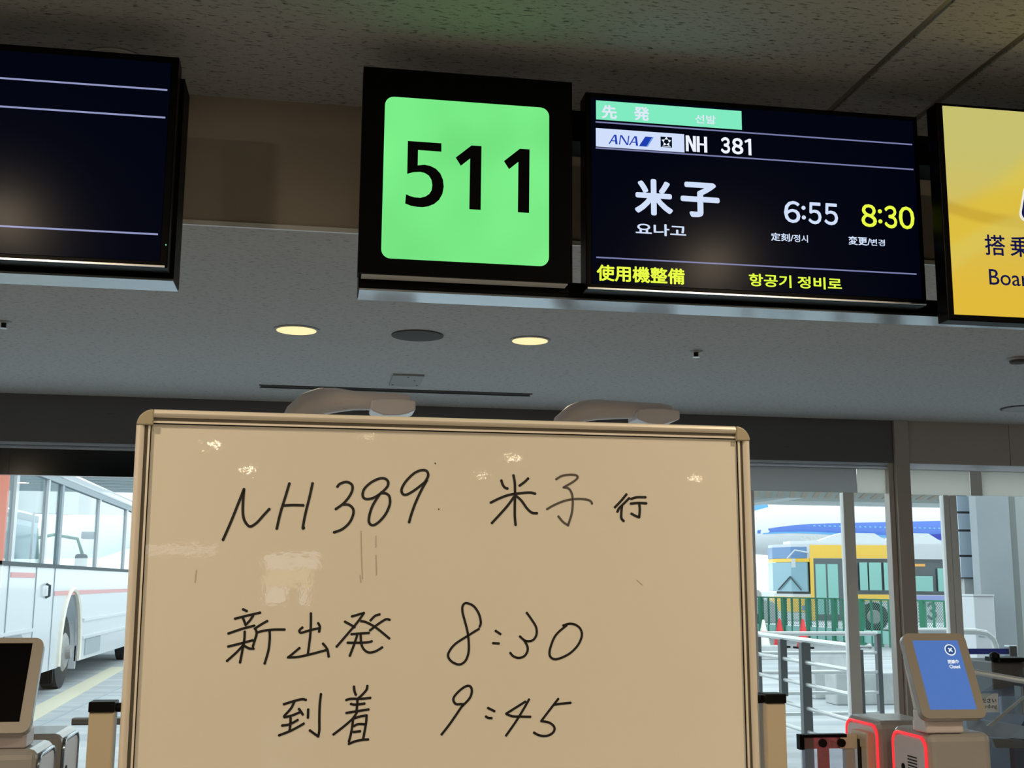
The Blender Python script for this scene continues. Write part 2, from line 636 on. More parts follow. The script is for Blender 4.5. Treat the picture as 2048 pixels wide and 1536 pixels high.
# transom panels above the doors
struct('trim_7', MB().box(XL, -1.985, WY + .03, WY + .09, 2.178, 2.350), M['black_gloss'])
struct('trim_8', MB().box(-1.982, 1.2, WY + .03, WY + .09, 2.178, 2.350), M['black_gloss'])
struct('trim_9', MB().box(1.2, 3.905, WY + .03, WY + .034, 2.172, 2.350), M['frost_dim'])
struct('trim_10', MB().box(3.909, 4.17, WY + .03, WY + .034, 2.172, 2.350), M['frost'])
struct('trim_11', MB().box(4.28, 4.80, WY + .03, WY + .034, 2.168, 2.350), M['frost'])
struct('trim_12', MB().box(4.805, 4.90, WY + .028, WY + .09, 2.168, 2.350), M['steel'])
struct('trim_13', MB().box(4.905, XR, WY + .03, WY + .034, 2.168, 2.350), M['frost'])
# posts and mullions (full height)
struct('trim_14', MB().box(4.172, 4.282, WY - .06, WY + .06, 0, SZ).box(4.130, 4.170, WY - .02, WY + .06, 0, 2.392), M['steel_dark'], bevel=.003)
struct('trim_15', MB().box(3.793, 3.878, WY + .03, WY + .09, 0, 2.172), M['steel'], bevel=.003)
struct('trim_16', MB().box(4.582, 4.628, WY + .03, WY + .09, 0, 2.168).box(4.632, 4.688, WY + .03, WY + .09, 0, 2.168), M['steel'], bevel=.003)
struct('trim_17', MB().box(3.066, 3.112, WY + .03, WY + .09, 0, 2.172), M['steel'], bevel=.003)
struct('trim_18', MB().box(7.2, 7.28, WY + .03, WY + .09, 0, 2.172), M['steel'], bevel=.003)
struct('trim_19', MB().box(-4.2, -4.12, WY + .03, WY + .09, 0, 2.18), M['steel'], bevel=.003)
gx = [(XL, -4.2), (-4.12, -1.985), (-1.979, 1.2), (1.2, 3.066), (3.112, 3.793), (3.878, 4.13), (4.282, 4.582), (4.688, 7.2), (7.28, XR)]
for i, (a, b) in enumerate(gx):
    struct('window_%d' % (i + 1), MB().box(a, b, WY + .055, WY + .063, .03, 2.175), M['glass'])
struct('trim_20', MB().box(XL, XR, WY + .02, WY + .1, 0, .03), M['steel'])

# ---------------------------------------------------------------- outside: ground, canopy, walls
struct('ground', MB().box(-120, 160, WY + .1, 260, -.1, 0), M['ground'])
a0, a1 = PZ(75, 1424, 0), PZ(250, 1328, 0)
dd = (a1 - a0)
a2, a3 = a0 - dd * .6, a1 - dd * .1
wd = Vector((dd.y, -dd.x, 0)).normalized() * .14
obj('road_marking', MB().prism([a2 - wd, a3 - wd, a3 + wd, a2 + wd], (0, 0, .006)), M['roadline'], label='cream painted line crossing the apron beside the white bus', category='road marking')
b0, b1 = PZ(120, 1432, 0), PZ(240, 1375, 0)
dd = (b1 - b0)
wd = Vector((dd.y, -dd.x, 0)).normalized() * .02
obj('paving_joint', MB().prism([b0 - dd * .5 - wd, b1 + dd * 2 - wd, b1 + dd * 2 + wd, b0 - dd * .5 + wd], (0, 0, .004)), M['bus_trim'], label='thin dark joint line in the apron in front of the white bus', category='joint')

CN0, CN1 = 27.5, 34.0
cz = 4.05
t = thing('walkway_canopy', 'pale covered walkway roof high above the apron', 'canopy', (5, 30, 0))
obj('roof_slab', MB().box(-30, 30, CN0, CN1, cz, cz + .2), M['canopy'], t)
obj('edge_beam', MB().box(-30, 30, CN1, CN1 + .25, cz - .12, cz + .25), M['whitebeam'], t)
for i in range(30):
    x = 8.6 + i * .36
    obj('slat', MB().prism([(x, CN0 + .5, cz - .03), (x + .16, CN0 + .5, cz - .03), (x + 1.9, CN1 - 1.5, cz - .03), (x + 1.74, CN1 - 1.5, cz - .03)], (0, 0, .03)), M['canopy_slat'], t)
for k in range(7):
    y = CN0 + .4 + k * .95
    obj('roof_rib', MB().box(-30, 7.8, y, y + .12, cz - .05, cz), M['whitebeam'], t)
for x in (-29.5, 29.5):
    obj('canopy_post', MB().box(x - .15, x + .15, 30.3, 30.6, 0, cz), M['whitebeam'], t)
# slanting white gutter beam of the canopy
g0, g1, g2 = PY(1508, 1006, 33), PY(1640, 986, 33), PY(1930, 992, 33)
obj('gutter_beam', MB().tube([g0, g1, g2], .09, 6), M['whitebeam'], t)

# columns and cladding on the right
t = thing('concrete_column', 'large blue-grey painted column outside, right of the steel mullions', 'column', (7.4, 12.3, 0))
obj('shaft', MB().box(7.19, 7.585, 12.0, 12.14, 0, 5), M['column'], t)
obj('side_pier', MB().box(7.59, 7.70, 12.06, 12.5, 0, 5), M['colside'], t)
t = thing('grey_cladding_wall', 'grey clad building wall right of the column', 'wall', (9, 12.7, 0))
for i in range(6):
    obj('cladding_panel', MB().box(7.72 + i * .8, 8.5 + i * .8, 12.6, 12.8, 0, 5), M['panelgrey'], t)
t = thing('pale_panel_wall', 'pale blue panelled wall strip between mullion and column', 'wall', (7.05, 12.6, 0))
zz = [PY(1935, y, 12.4).z for y in (1157, 1112, 1061, 1025, 990)] + [3.4, 4.2, 5.0]
for i in range(len(zz) - 1):
    obj('wall_panel', MB().box(7.20, 7.55, 12.4, 12.45, zz[i] + .013, zz[i + 1] - .013), M['panelblue'], t)
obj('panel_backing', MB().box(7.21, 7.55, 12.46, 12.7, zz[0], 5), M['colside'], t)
obj('lower_wall', MB().box(7.26, 7.52, 12.45, 12.7, 0, zz[0]), M['concrete'], t)
c = [PY(1932, 1192, 11.9), PY(1962, 1278, 11.9)]
t = thing('utility_cabinet', 'white utility cabinet at the foot of the column', 'cabinet', (c[0].x, 12.0, 0))
obj('cabinet_body', MB().box(c[0].x, c[0].x + .235, 11.75, 12.0, 0, c[0].z), M['white_paint'], t, bevel=.01)
obj('lid', MB().box(c[0].x - .01, c[0].x + .235, 11.74, 12.0, c[0].z, c[0].z + .02), M['white_paint'], t)
obj('vent', MB().box(c[0].x + .03, c[0].x + .12, 11.74, 11.75, c[0].z - .42, c[0].z - .36), M['bus_trim'], t)

# ---------------------------------------------------------------- white bus seen along its side, left window
BX = -3.4
t = thing('white_bus', 'white bus side close behind the left window with wheel arch and door', 'bus', (BX - 1.2, 20, 0))
y0, y1 = 12.0, 25.9
sill, top = 1.69, 2.86
wy, wr = 17.9, .62
# lower body with wheel arch cut out
prof = [(y0, .33), (wy - wr - .08, .33)] + [(wy - (wr + .08) * math.cos(math.radians(a)), .55 + (wr + .2) * math.sin(math.radians(a))) for a in range(0, 181, 15)] + [(wy + wr + .08, .33), (y1, .30), (y1, sill), (y0, sill)]
obj('lower_body', MB().yz(prof, BX - .05, BX), M['white_paint'], t)
obj('far_side', MB().box(BX - 2.4, BX - 2.35, y0, y1, .33, sill), M['white_paint'], t)
obj('rear_panel', MB().box(BX - 2.35, BX - .05, y0, y0 + .05, .33, sill), M['white_paint'], t)
obj('front_panel', MB().box(BX - 2.35, BX - .05, y1 - .05, y1, .33, sill), M['white_paint'], t)
obj('bus_floor', MB().box(BX - 2.3, BX - .06, y0, wy - .8, .6, .66).box(BX - 2.3, BX - .5, wy - .8, wy + .8, .6, .66).box(BX - 2.3, BX - .06, wy + .8, y1, .6, .66), M['bus_trim'], t)
obj('roof', MB().box(BX - 2.4, BX, y0, y1, top, top + .14), M['white_paint'], t, bevel=.04)
obj('sill_rail', MB().box(BX, BX + .02, y0, y1, sill - .03, sill + .02), M['seal'], t)
obj('top_rail', MB().box(BX - .05, BX + .015, y0, y1, top - .08, top), M['bus_trim'], t)
pil = [y0, 14.22, 15.88, 16.72, 19.6, 22.4, 25.8]
for i, y in enumerate(pil):
    w = .13 if i in (1, 3) else .09
    obj('window_pillar', MB().box(BX - .05, BX + .01, y, y + w, sill, top), M['white_paint'] if i != 3 else M['bus_trim'], t)
    obj('window_pillar', MB().box(BX - 2.4, BX - 2.36, y, y + .08, sill, top), M['white_paint'], t)
M['busclear'] = glass('bus_window_glass', (.94, .985, .99), ior=1.12)
for i in range(len(pil) - 1):
    obj('side_window', MB().box(BX - .03, BX - .022, pil[i] + .1, pil[i + 1], sill, top - .08), M['busclear'], t)
obj('orange_panel', MB().box(BX, BX + .02, y0, 13.86, sill - .02, top + .14), M['orange'], t)
obj('body_seam', MB().box(BX, BX + .008, 14.2, 14.225, .33, sill), M['bus_trim'], t)
obj('body_seam', MB().box(BX, BX + .008, 15.55, 15.575, .33, sill), M['bus_trim'], t)
obj('body_seam', MB().box(BX, BX + .008, 16.62, 16.645, .33, sill), M['bus_trim'], t)
obj('red_stripe', MB().box(BX, BX + .006, 14.3, 15.5, sill - .16, sill - .10), M['redline'], t)
obj('red_stripe', MB().box(BX, BX + .006, 16.7, y1, 1.30, 1.36), M['redline'], t)
obj('body_moulding', MB().box(BX, BX + .03, 12.2, 15.5, .88, .92), M['white_paint'], t)
obj('body_moulding', MB().box(BX, BX + .03, 18.8, y1, .90, .94), M['white_paint'], t)
obj('body_moulding', MB().box(BX, BX + .03, 18.8, y1, .64, .68), M['white_paint'], t)
g = obj('ventilation_grille', MB().box(BX, BX + .012, 14.0, 15.0, .45, .86), M['bus_grille'], t)
for k in range(12):
    obj('grille_slat', MB().box(BX + .01, BX + .03, 14.02, 14.98, .46 + k * .033, .475 + k * .033), M['bus_grille'], g)
g = obj('ventilation_grille', MB().box(BX, BX + .012, 19.1, 20.4, .38, .62), M['bus_grille'], t)
hp = [PX(92, y, BX) for y in (1168, 1195)]
obj('door_handle', MB().tube([(BX + .005, hp[0].y, hp[1].z), (BX + .05, hp[0].y, hp[1].z + .02), (BX + .05, hp[0].y, hp[0].z - .02), (BX + .005, hp[0].y, hp[0].z)], .018, 6), M['seal'], t)
obj('arch_rim', MB().tube([(BX + .01, wy - (wr + .1) * math.cos(math.radians(a)), .5 + (wr + .26) * math.sin(math.radians(a))) for a in range(-10, 191, 10)], .035, 6), M['conew'], t)
wh = obj('wheel', MB().lathe((BX - .32, wy, .5), [(.3, 0), (.5, .02), (.5, .24), (.3, .26)], 28, 'x'), M['tyre'], t)
obj('hub', MB().lathe((BX - .06, wy, .5), [(.27, 0), (.22, .03), (.10, .04), (.09, .10), (.05, .10)], 16, 'x'), M['hub'], wh)
obj('mud_flap', MB().box(BX - .3, BX - .05, wy - .72, wy - .70, .12, .9), M['rubber'], t)
obj('mud_flap', MB().box(BX - .3, BX - .03, wy + .70, wy + .74, .22, .9), M['white_paint'], t)
for wy2 in (24.3,):
    obj('wheel', MB().lathe((BX - .32, wy2, .5), [(.3, 0), (.5, .02), (.5, .24), (.3, .26)], 28, 'x'), M['tyre'], t)
obj('wheel', MB().lathe((BX - 2.3, wy, .5), [(.3, 0), (.5, .02), (.5, .24), (.3, .26)], 28, 'x'), M['tyre'], t)

# ---------------------------------------------------------------- pale blue coach beyond
KX = -8.0
t = thing('blue_coach', 'pale blue coach with large mirrors seen through the white bus windows', 'bus', (KX - 1.2, 30, 0))
obj('body', MB().box(KX - 2.4, KX, 22, 36.5, .4, 3.35), M['coach'], t, bevel=.12)
obj('roof_band', MB().box(KX - .05, KX + .03, 22, 36.3, 3.16, 3.34), M['bus_trim'], t)
for i in range(6):
    obj('window', MB().box(KX, KX + .02, 22.6 + i * 2.2, 24.65 + i * 2.2, 1.7, 3.0), M['wind'], t)
for k in (24.5, 34.0):
    obj('wheel', MB().lathe((KX - .25, k, .48), [(.3, 0), (.48, .02), (.48, .26), (.3, .28)], 20, 'x'), M['tyre'], t)
obj('mirror_arm', MB().tube([(KX - .1, 36.4, 2.7), (KX + .3, 37.2, 2.85), (KX + .9, 37.6, 2.75), (KX + 1.05, 37.7, 2.3)], .05, 6), M['greenfence'], t)
obj('mirror_head', MB().xz(rrect(KX + .85, KX + 1.2, 1.55, 2.3, .1), 37.65, 37.8), M['seal'], t)
obj('mirror_head', MB().xz(rrect(KX + 1.0, KX + 1.45, 2.75, 2.97, .04), 37.6, 37.75), M['bus_trim'], t)
obj('windscreen_post', MB().tube([(KX - .05, 36.5, .9), (KX + .02, 36.55, 2.0), (KX - .05, 36.4, 3.0)], .06, 6), M['greenfence'], t)

# ---------------------------------------------------------------- airliner far behind
AY = 110.0
t = thing('airliner', 'white airliner with a blue side band parked beyond the yellow bus', 'aircraft', (60, AY, 0))
nx = PY(1440, 1045, AY).x
prof, n = [], 24
for k, r in ((0, .05), (.6, .8), (1.8, 1.5), (3.6, 2.1), (6, 2.5), (9, 2.7), (42, 2.7), (52, 1.9), (60, .5)):
    prof.append((r, k))
mb = MB().lathe((0, 0, 0), prof, 32, 'x')


def plane_x(v, nx=nx):
    a = math.radians(5)
    sag = -.9 * max(0, 1 - v.x / 9) ** 2
    x, y = v.x, v.y
    return Vector((nx + x * math.cos(a) - y * math.sin(a), AY + x * math.sin(a) + y * math.cos(a), 6.9 + v.z + sag))


obj('fuselage', mb.xform(plane_x), M['white_paint'], t, smooth=True)


def hullstrip(x0, x1, q0, q1, rr=1.006):
    vs, fs = [], []
    nx_, nq = 24, 5
    for i in range(nx_ + 1):
        x = x0 + (x1 - x0) * i / nx_
        r = 2.7
        for (ra, ka), (rb, kb) in zip(prof[:-1], prof[1:]):
            if ka <= x <= kb:
                r = ra + (rb - ra) * (x - ka) / (kb - ka)
        for j in range(nq + 1):
            f = i / nx_
            qa = q0[0] + (q0[1] - q0[0]) * min(1, f * 2)
            qb = q1[0] + (q1[1] - q1[0]) * min(1, f * 2)
            q = math.radians(qa + (qb - qa) * j / nq)
            vs.append(Vector((x, -r * rr * math.cos(q), r * rr * math.sin(q))))
    for i in range(nx_):
        for j in range(nq):
            a = i * (nq + 1) + j
            fs.append((a, a + nq + 1, a + nq + 2, a + 1))
    return MB().add(vs, fs)


M['anablue'] = mat('airliner_blue_paint', (.06, .15, .55), .3, coat=.4)
M['anadeep'] = mat('airliner_deep_blue_paint', (.03, .04, .38), .3, coat=.4)
M['anasky'] = mat('airliner_light_blue_paint', (.12, .38, .72), .3, coat=.4)
obj('blue_band', hullstrip(3.0, 45, (-3, -14), (6, 24), 1.015).xform(plane_x), M['anablue'], t, smooth=True)
obj('light_blue_band', hullstrip(3.5, 45, (-6, -20), (-3, -14), 1.016).xform(plane_x), M['anasky'], t, smooth=True)
obj('deep_blue_sweep', hullstrip(17, 45, (-14, -22), (-13, 8), 1.019).xform(plane_x), M['anadeep'], t, smooth=True)
for k in range(26):
    x = 8.5 + k * .55
    obj('cabin_window', hullstrip(x, x + .24, (5, 5), (8, 8), 1.022).xform(plane_x), M['anasky'], t)
obj('wing', MB().prism([(nx + 12, AY - 4, 3.9), (nx + 24, AY - 2, 4.2), (nx + 2, AY - 24, 4.9), (nx - 2, AY - 24, 4.9)], (0, 0, .35)), M['concrete'], t)
obj('engine', MB().lathe((nx + 6, AY - 12, 2.9), [(.9, 0), (1.25, .4), (1.3, 2.2), (.7, 3.8)], 20, 'x'), M['white_paint'], t, smooth=True)
for q in (3, 24):
    obj('landing_gear', MB().cyl((nx + q, AY - 1, .5), (nx + q, AY - 1, 3.6), .2, 8).lathe((nx + q, AY - 1.3, .55), [(.2, 0), (.55, .02), (.55, .5), (.2, .52)], 14, 'y'), M['hub'], t)
p = PY(1520, 1018, 128)
t2 = thing('parked_aircraft', 'blue tail of another aircraft low behind the airliner nose', 'aircraft', (p.x, 128, 0))
obj('tail_fin', MB().xz([(p.x - 14, 5.5), (p.x + 1.2, 9.4), (p.x + .6, 11.6), (p.x - 4, 12.0)], 127.8, 128.2), M['anasky'], t2)
obj('hull', MB().lathe((p.x - 40, 128, 6), [(.4, 0), (2.2, 5), (2.4, 12), (2.2, 26), (.5, 40)], 18, 'x'), M['white_paint'], t2, smooth=True)
obj('landing_gear', MB().cyl((p.x - 22, 128, 0), (p.x - 22, 128, 4), .3, 8), M['hub'], t2)

# ---------------------------------------------------------------- yellow city bus
c0 = PZ(1622, 1264, 0)
c0 = PY(1622, 1200, 38)
ang = math.radians(-14)
BL, BW, BH = 10.5, 2.4, 2.62


def bus_x(v):
    x, y = v.x, v.y
    return Vector((c0.x + x * math.cos(ang) - y * math.sin(ang), 38 + x * math.sin(ang) + y * math.cos(ang), v.z))


def fr_x(v):
    # the front face stands askew so that it shows, as on the real bus
    return bus_x(v)


t = thing('yellow_bus', 'yellow and white city bus behind the green fence', 'bus', tuple(bus_x(Vector((BL / 2, BW / 2, 0)))))
YE = 2.75   # yellow part ends here, white begins


def bus_profile(xa, xb, za, zb, y=0.0, th=.05, m='yellow', name='side_panel'):
    return obj(name, MB().box(xa, xb, y - .0, y + th, za, zb).xform(bus_x), M[m], t)


# the nose: polygon in plan
plan = [(0, 0), (-.55, .35), (-1.05, 1.2), (-1.1, 2.0), (-.7, 2.4), (BL, 2.4), (BL, 0)]
obj('lower_shell', MB().xy(plan, .30, 1.22).xform(bus_x), M['white_paint'], t)
obj('cabin_core', MB().xy([(0.1, .12), (-.5, .5), (-.95, 1.3), (-.6, 2.3), (BL - .1, 2.3), (BL - .1, .12)], 1.22, 2.4).xform(bus_x), M['busglass'], t)
obj('roof_shell', MB().xy(plan, 2.40, 2.90).xform(bus_x), M['white_paint'], t)
obj('roof_crown', MB().xy([(0.3, .3), (-.5, .9), (-.6, 1.8), (0, 2.2), (BL - .2, 2.2), (BL - .2, .3)], 2.90, 3.02).xform(bus_x), M['white_paint'], t)
obj('roof_pod', MB().prism([(.4, .5, 3.02), (2.7, .5, 3.02), (2.3, .5, 3.28), (1.2, .5, 3.30)], (0, 1.4, 0)).xform(bus_x), M['white_paint'], t)
obj('roof_pod', MB().prism([(2.9, .5, 3.02), (4.5, .5, 3.02), (4.1, .5, 3.28), (3.1, .5, 3.30)], (0, 1.4, 0)).xform(bus_x), M['white_paint'], t)
bus_profile(0.02, YE, 2.42, 2.86, -.02, .05, 'yellow', 'yellow_roof_band')
bus_profile(.0, .12, .35, 2.5, -.03, .05, 'yellow', 'corner_pillar')
bus_profile(.12, 1.08, .35, 2.40, -.015, .03, 'busglass', 'front_door')
for xa in (.18, .58):
    bus_profile(xa, xa + .34, .55, 2.22, -.022, .02, 'tealglass', 'door_pane')
bus_profile(1.08, 1.55, .38, 1.22, -.02, .05, 'yellow', 'yellow_side_panel')
bus_profile(1.55, YE, 1.0, 1.22, -.02, .05, 'yellow', 'yellow_side_panel')
bus_profile(2.55, YE + .2, .38, 1.0, -.02, .05, 'yellow', 'yellow_side_panel')
bus_profile(YE, BL, 1.0, 1.20, -.02, .05, 'lavender', 'lavender_side_band')
for xa, xb in ((1.22, 1.55), (1.64, 1.9), (1.95, 2.35), (2.44, 2.7)):
    bus_profile(xa, xb, 1.36, 2.28, -.022, .03, 'tealglass', 'side_window')
for xa, xb in ((3.35, 4.03), (4.2, 4.8), (5.1, 6.5), (6.9, 8.3), (8.6, 10.1)):
    bus_profile(xa, xb, 1.34, 1.84 if xa < 4 else 2.1, -.022, .03, 'tealglass', 'side_window')
bus_profile(3.35, 3.8, 2.16, 2.24, -.026, .02, 'amber', 'destination_text')
# front face (left of the corner): plan edge (0,0)->(-.55,.35)->(-1.05,1.2)


def nose(z0, z1, m, name, k=.02, s=0.0, e=1.0):
    pts = [Vector((0, 0)), Vector((-.55, .35)), Vector((-1.05, 1.2)), Vector((-1.1, 2.0))]
    pts = [Vector((p.x - k, p.y - k)) for p in pts]
    q = [pts[0].lerp(pts[1], s)] + pts[1:3] + [pts[2].lerp(pts[3], e)]
    inner = [Vector((p.x + .05, p.y + .05)) for p in q]
    return obj(name, MB().xy([tuple(p) for p in q] + [tuple(p) for p in reversed(inner)], z0, z1).xform(bus_x), M[m], t)


nose(2.42, 2.80, 'signglass', 'destination_sign', .03, .15)
nose(1.30, 2.28, 'wind', 'windscreen', .03, .12)
nose(2.29, 2.41, 'yellow', 'yellow_brow', .02, 0)
nose(.62, 1.12, 'yellow', 'yellow_front_panel', .02, 0)
nose(.34, .60, 'white_paint', 'front_bumper', .05, 0)
obj('wiper', MB().tube([(-.30, .05, 1.35), (-.62, .30, 1.8)], .025, 5).tube([(-.62, .30, 1.8), (-.95, .85, 1.35)], .025, 5).xform(bus_x), M['seal'], t)
obj('mirror', MB().tube([(-.05, -.05, 2.6), (-.5, -.1, 2.68), (-.75, 0, 2.4)], .03, 6).box(-.62, -.5, -.16, -.06, 2.1, 2.4).xform(bus_x), M['white_paint'], t)
obj('headlight', MB().box(-.30, -.10, -.08, .02, .68, .84).xform(bus_x), M['signglass'], t)
for wx in (2.05, 7.2):
    obj('wheel', MB().lathe((wx, -.04, .48), [(.25, 0), (.48, .02), (.48, .3), (.3, .32)], 24, 'y').xform(bus_x), M['tyre'], t)
    obj('hub', MB().lathe((wx, -.07, .48), [(.2, 0), (.24, .03), (.22, .05)], 14, 'y').xform(bus_x), M['hub'], t)
# big numeral painted on the white side panel; glyphs() is defined with the lettering below
BUS_ROOT = t

# ---------------------------------------------------------------- white car at the left of the yellow bus
p = PY(1540, 1180, 35)
t = thing('white_car', 'white car partly hidden behind the whiteboard edge beside the yellow bus', 'car', (p.x - 1.2, 35.8, 0))
X = p.x + .25
sil = [(X, .35), (X + .02, .8), (X - .15, 1.02), (X - .75, 1.12), (X - 1.45, 1.62), (X - 3.2, 1.66), (X - 3.9, 1.1), (X - 4.2, 1.0), (X - 4.25, .35)]
obj('body', MB().xz(sil, 35, 36.6), M['white_paint'], t, bevel=.05)
obj('window', MB().xz([(X - .85, 1.14), (X - 1.48, 1.55), (X - 1.95, 1.56), (X - 1.95, 1.14)], 34.98, 35.02), M['tealglass'], t)
obj('window', MB().xz([(X - 2.05, 1.14), (X - 2.05, 1.56), (X - 3.1, 1.58), (X - 3.6, 1.14)], 34.98, 35.02), M['tealglass'], t)
for k in (.8, 3.4):
    obj('wheel', MB().lathe((X - k, 34.97, .33), [(.2, 0), (.33, .02), (.33, .22), (.2, .24)], 20, 'y'), M['tyre'], t)

# ---------------------------------------------------------------- green fence
fa, fb = PY(1480, 1270, 34), PY(1960, 1290, 25)
fa.z = fb.z = 0
t = thing('green_fence', 'green post fence with chain link and pale teal kick panels', 'fence', tuple((fa + fb) / 2))
dirv = (fb - fa)
Lf = dirv.length
dirv.normalize()
nrm = Vector((-dirv.y, dirv.x, 0))


def fpt(s, z, o=0.0):
    return fa + dirv * s + nrm * o + Vector((0, 0, z))


def fbar(s0, s1, z0, z1, th):
    return MB().add([fpt(s0, z0, -th), fpt(s1, z0, -th), fpt(s1, z0, th), fpt(s0, z0, th), fpt(s0, z1, -th), fpt(s1, z1, -th), fpt(s1, z1, th), fpt(s0, z1, th)],
                    [(0, 3, 2, 1), (4, 5, 6, 7), (0, 1, 5, 4), (1, 2, 6, 5), (2, 3, 7, 6), (3, 0, 4, 7)])


FH = 1.17
obj('top_rail', fbar(0, Lf, FH - .03, FH + .01, .025), M['greenfence'], t)
npost = int(Lf / .36)
for i in range(npost + 1):
    s = min(i * .36, Lf - .05)
    w = .06 if i % 3 == 0 else .022
    obj('fence_post', fbar(s - w, s + w, 0, FH, w), M['greenfence'], t)
k = 0
s = .05
while s < Lf - 1.1:
    obj('kick_panel', fbar(s, s + 1.02, .08, .40, .012), M['tealpanel'], t)
    s += 1.08
wm = MB()
step = .075
z0, z1 = .42, FH - .04
H = z1 - z0
s = -H
while s < Lf:
    for sg in (1, -1):
        a, b = (s, s + H) if sg > 0 else (s + H, s)
        pa, pb = fpt(a, z0), fpt(b, z1)
        if min(a, b) < 0 or max(a, b) > Lf:
            continue
        wm.add([pa, pa + dirv * .018, pb + dirv * .018, pb], [(0, 1, 2, 3)])
    s += step
obj('chain_link', wm, M['mesh'], t, kind='stuff')


# cones
def cone(px, py, Y, label, m='cone'):
    p = PY(px, py, Y)
    t = thing('traffic_cone', label, 'traffic cone', (p.x, Y, 0), 'traffic cones by the green fence')
    obj('cone_body', MB().lathe((p.x, Y, .04), [(.17, 0), (.155, .04), (.03, .64), (.02, .66)], 16), M[m], t, smooth=True)
    obj('cone_base', MB().box(p.x - .19, p.x + .19, Y - .19, Y + .19, 0, .045), M['rubber'], t)
    if m == 'conew':
        obj('cone_band', MB().lathe((p.x, Y, .30), [(.102, 0), (.081, .14)], 16), M['cone'], t)
    return t


cone(1528, 1285, 27, 'cream traffic cone with a red band nearest the whiteboard edge', 'conew')
cone(1560, 1285, 28, 'plain red traffic cone in the middle of the three cones')
cone(1607, 1287, 27.5, 'plain red traffic cone furthest right by the green fence')
for i, (px, py, z, w, lab) in enumerate(((1668, 1322, .30, .5, 'small pale concrete block right of the cones'), (1530, 1300, .28, .4, 'small pale concrete block beside the cream cone'),
                                        (1690, 1378, .36, .42, 'marked concrete wheel stop behind the railing'), (1762, 1390, .40, .6, 'plain concrete kerb block beside the dark post'))):
    p = PZ(px, py + 20, 0)
    obj('concrete_block', MB().box(p.x - w, p.x + w, p.y, p.y + .35, 0, z), M['concrete'], bevel=.02, label=lab, category='concrete block', group='concrete blocks outside')

# ---------------------------------------------------------------- railings outside
LV = (1.05, .87, .69, .50, .31)
t = thing('level_handrail', 'straight white railing of five bars running level behind the sloping one', 'railing', (4.7, 10.8, 0))
for i, z in enumerate(LV):
    obj('rail_bar', MB().tube([(2.3, 10.8, z), (5.36, 10.8, z)], .021 if i == 0 else .017, 8), M['rail'], t, smooth=True)
for x in (2.35, 4.16, 5.37):
    obj('rail_post', MB().box(x - .022, x + .022, 10.78, 10.84, 0, 1.05), M['railpost'], t)
t = thing('return_handrail', 'railing of five bars and dark posts running toward the glass wall', 'railing', (4.05, 9.4, 0))
A, B = Vector((4.10, 10.62, 0)), Vector((4.03, 8.45, 0))
for i, z in enumerate(LV):
    up = Vector((0, 0, z))
    pts = [A + Vector((-1.2, .12, z)), A + up, B + up]
    if i == 0:
        pts.append(B + Vector((.13, .06, z)))
    obj('rail_bar', MB().tube(pts, .022 if i == 0 else .017, 8), M['rail'], t, smooth=True)


def at_px(px):
    # the point of the slanting railing seen in pixel column px
    best = min(range(201), key=lambda k: abs(_pxx(A.lerp(B, k / 200)) - px))
    return A.lerp(B, best / 200)


def _pxx(p):
    d = Vector((p.x, p.y, 1.0)) - EYE
    return 1024 + FPX * d.dot(R2) / d.dot(_f)


for px, w in ((1564, .03), (1609, .04), (1729, .033)):
    q = at_px(px)
    obj('rail_post', MB().box(q.x - w, q.x + w, q.y - .03, q.y + .03, 0 if px != 1564 else .55, 1.03), M['railpost'], t)

# belt barrier
t = thing('belt_barrier', 'belt barrier with navy blue tape and chrome post head right of the kiosk', 'barrier', (6.6, 9.2, 0))
q0, q1 = PY(2013, 1300, 8.9), PY(1900, 1303, 8.9)
obj('barrier_post', MB().cyl((q0.x + .03, 8.9, 0), (q0.x + .03, 8.9, q0.z - .02), .03, 14), M['silver'], t, smooth=True)
obj('post_head', MB().box(q0.x, q0.x + .075, 8.86, 8.94, PY(2018, 1322, 8.9).z, PY(2018, 1290, 8.9).z), M['silver'], t, bevel=.012)
obj('base', MB().lathe((q0.x + .03, 8.9, 0), [(.17, 0), (.17, .02), (.05, .05)], 20), M['silver'], t)
obj('receiver_post', MB().cyl((q1.x - .15, 8.9, 0), (q1.x - .15, 8.9, q1.z + .03), .02, 10), M['silver'], t)
obj('belt_tape', MB().box(q1.x - .15, q0.x + .01, 8.895, 8.905, q1.z - .022, q1.z + .022), M['belt'], t)
# white bent pipe
pp = [PY(x, y, 9.6) for x, y in ((1900, 1262), (1950, 1263), (1972, 1267), (1985, 1277), (1991, 1292), (1993, 1330))]
pp[-1].z = 0
t = thing('pipe_handrail', 'white bent pipe handrail behind the navy tape', 'handrail', (pp[-1].x, 9.6, 0))
obj('pipe', MB().tube([Vector((pp[0].x - .5, 9.6, 0)), Vector((pp[0].x - .5, 9.6, pp[0].z - .05)), Vector((pp[0].x - .45, 9.6, pp[0].z))] + pp, .028, 10), M['whitebeam'], t, smooth=True)

# ---------------------------------------------------------------- boarding gate cabinets


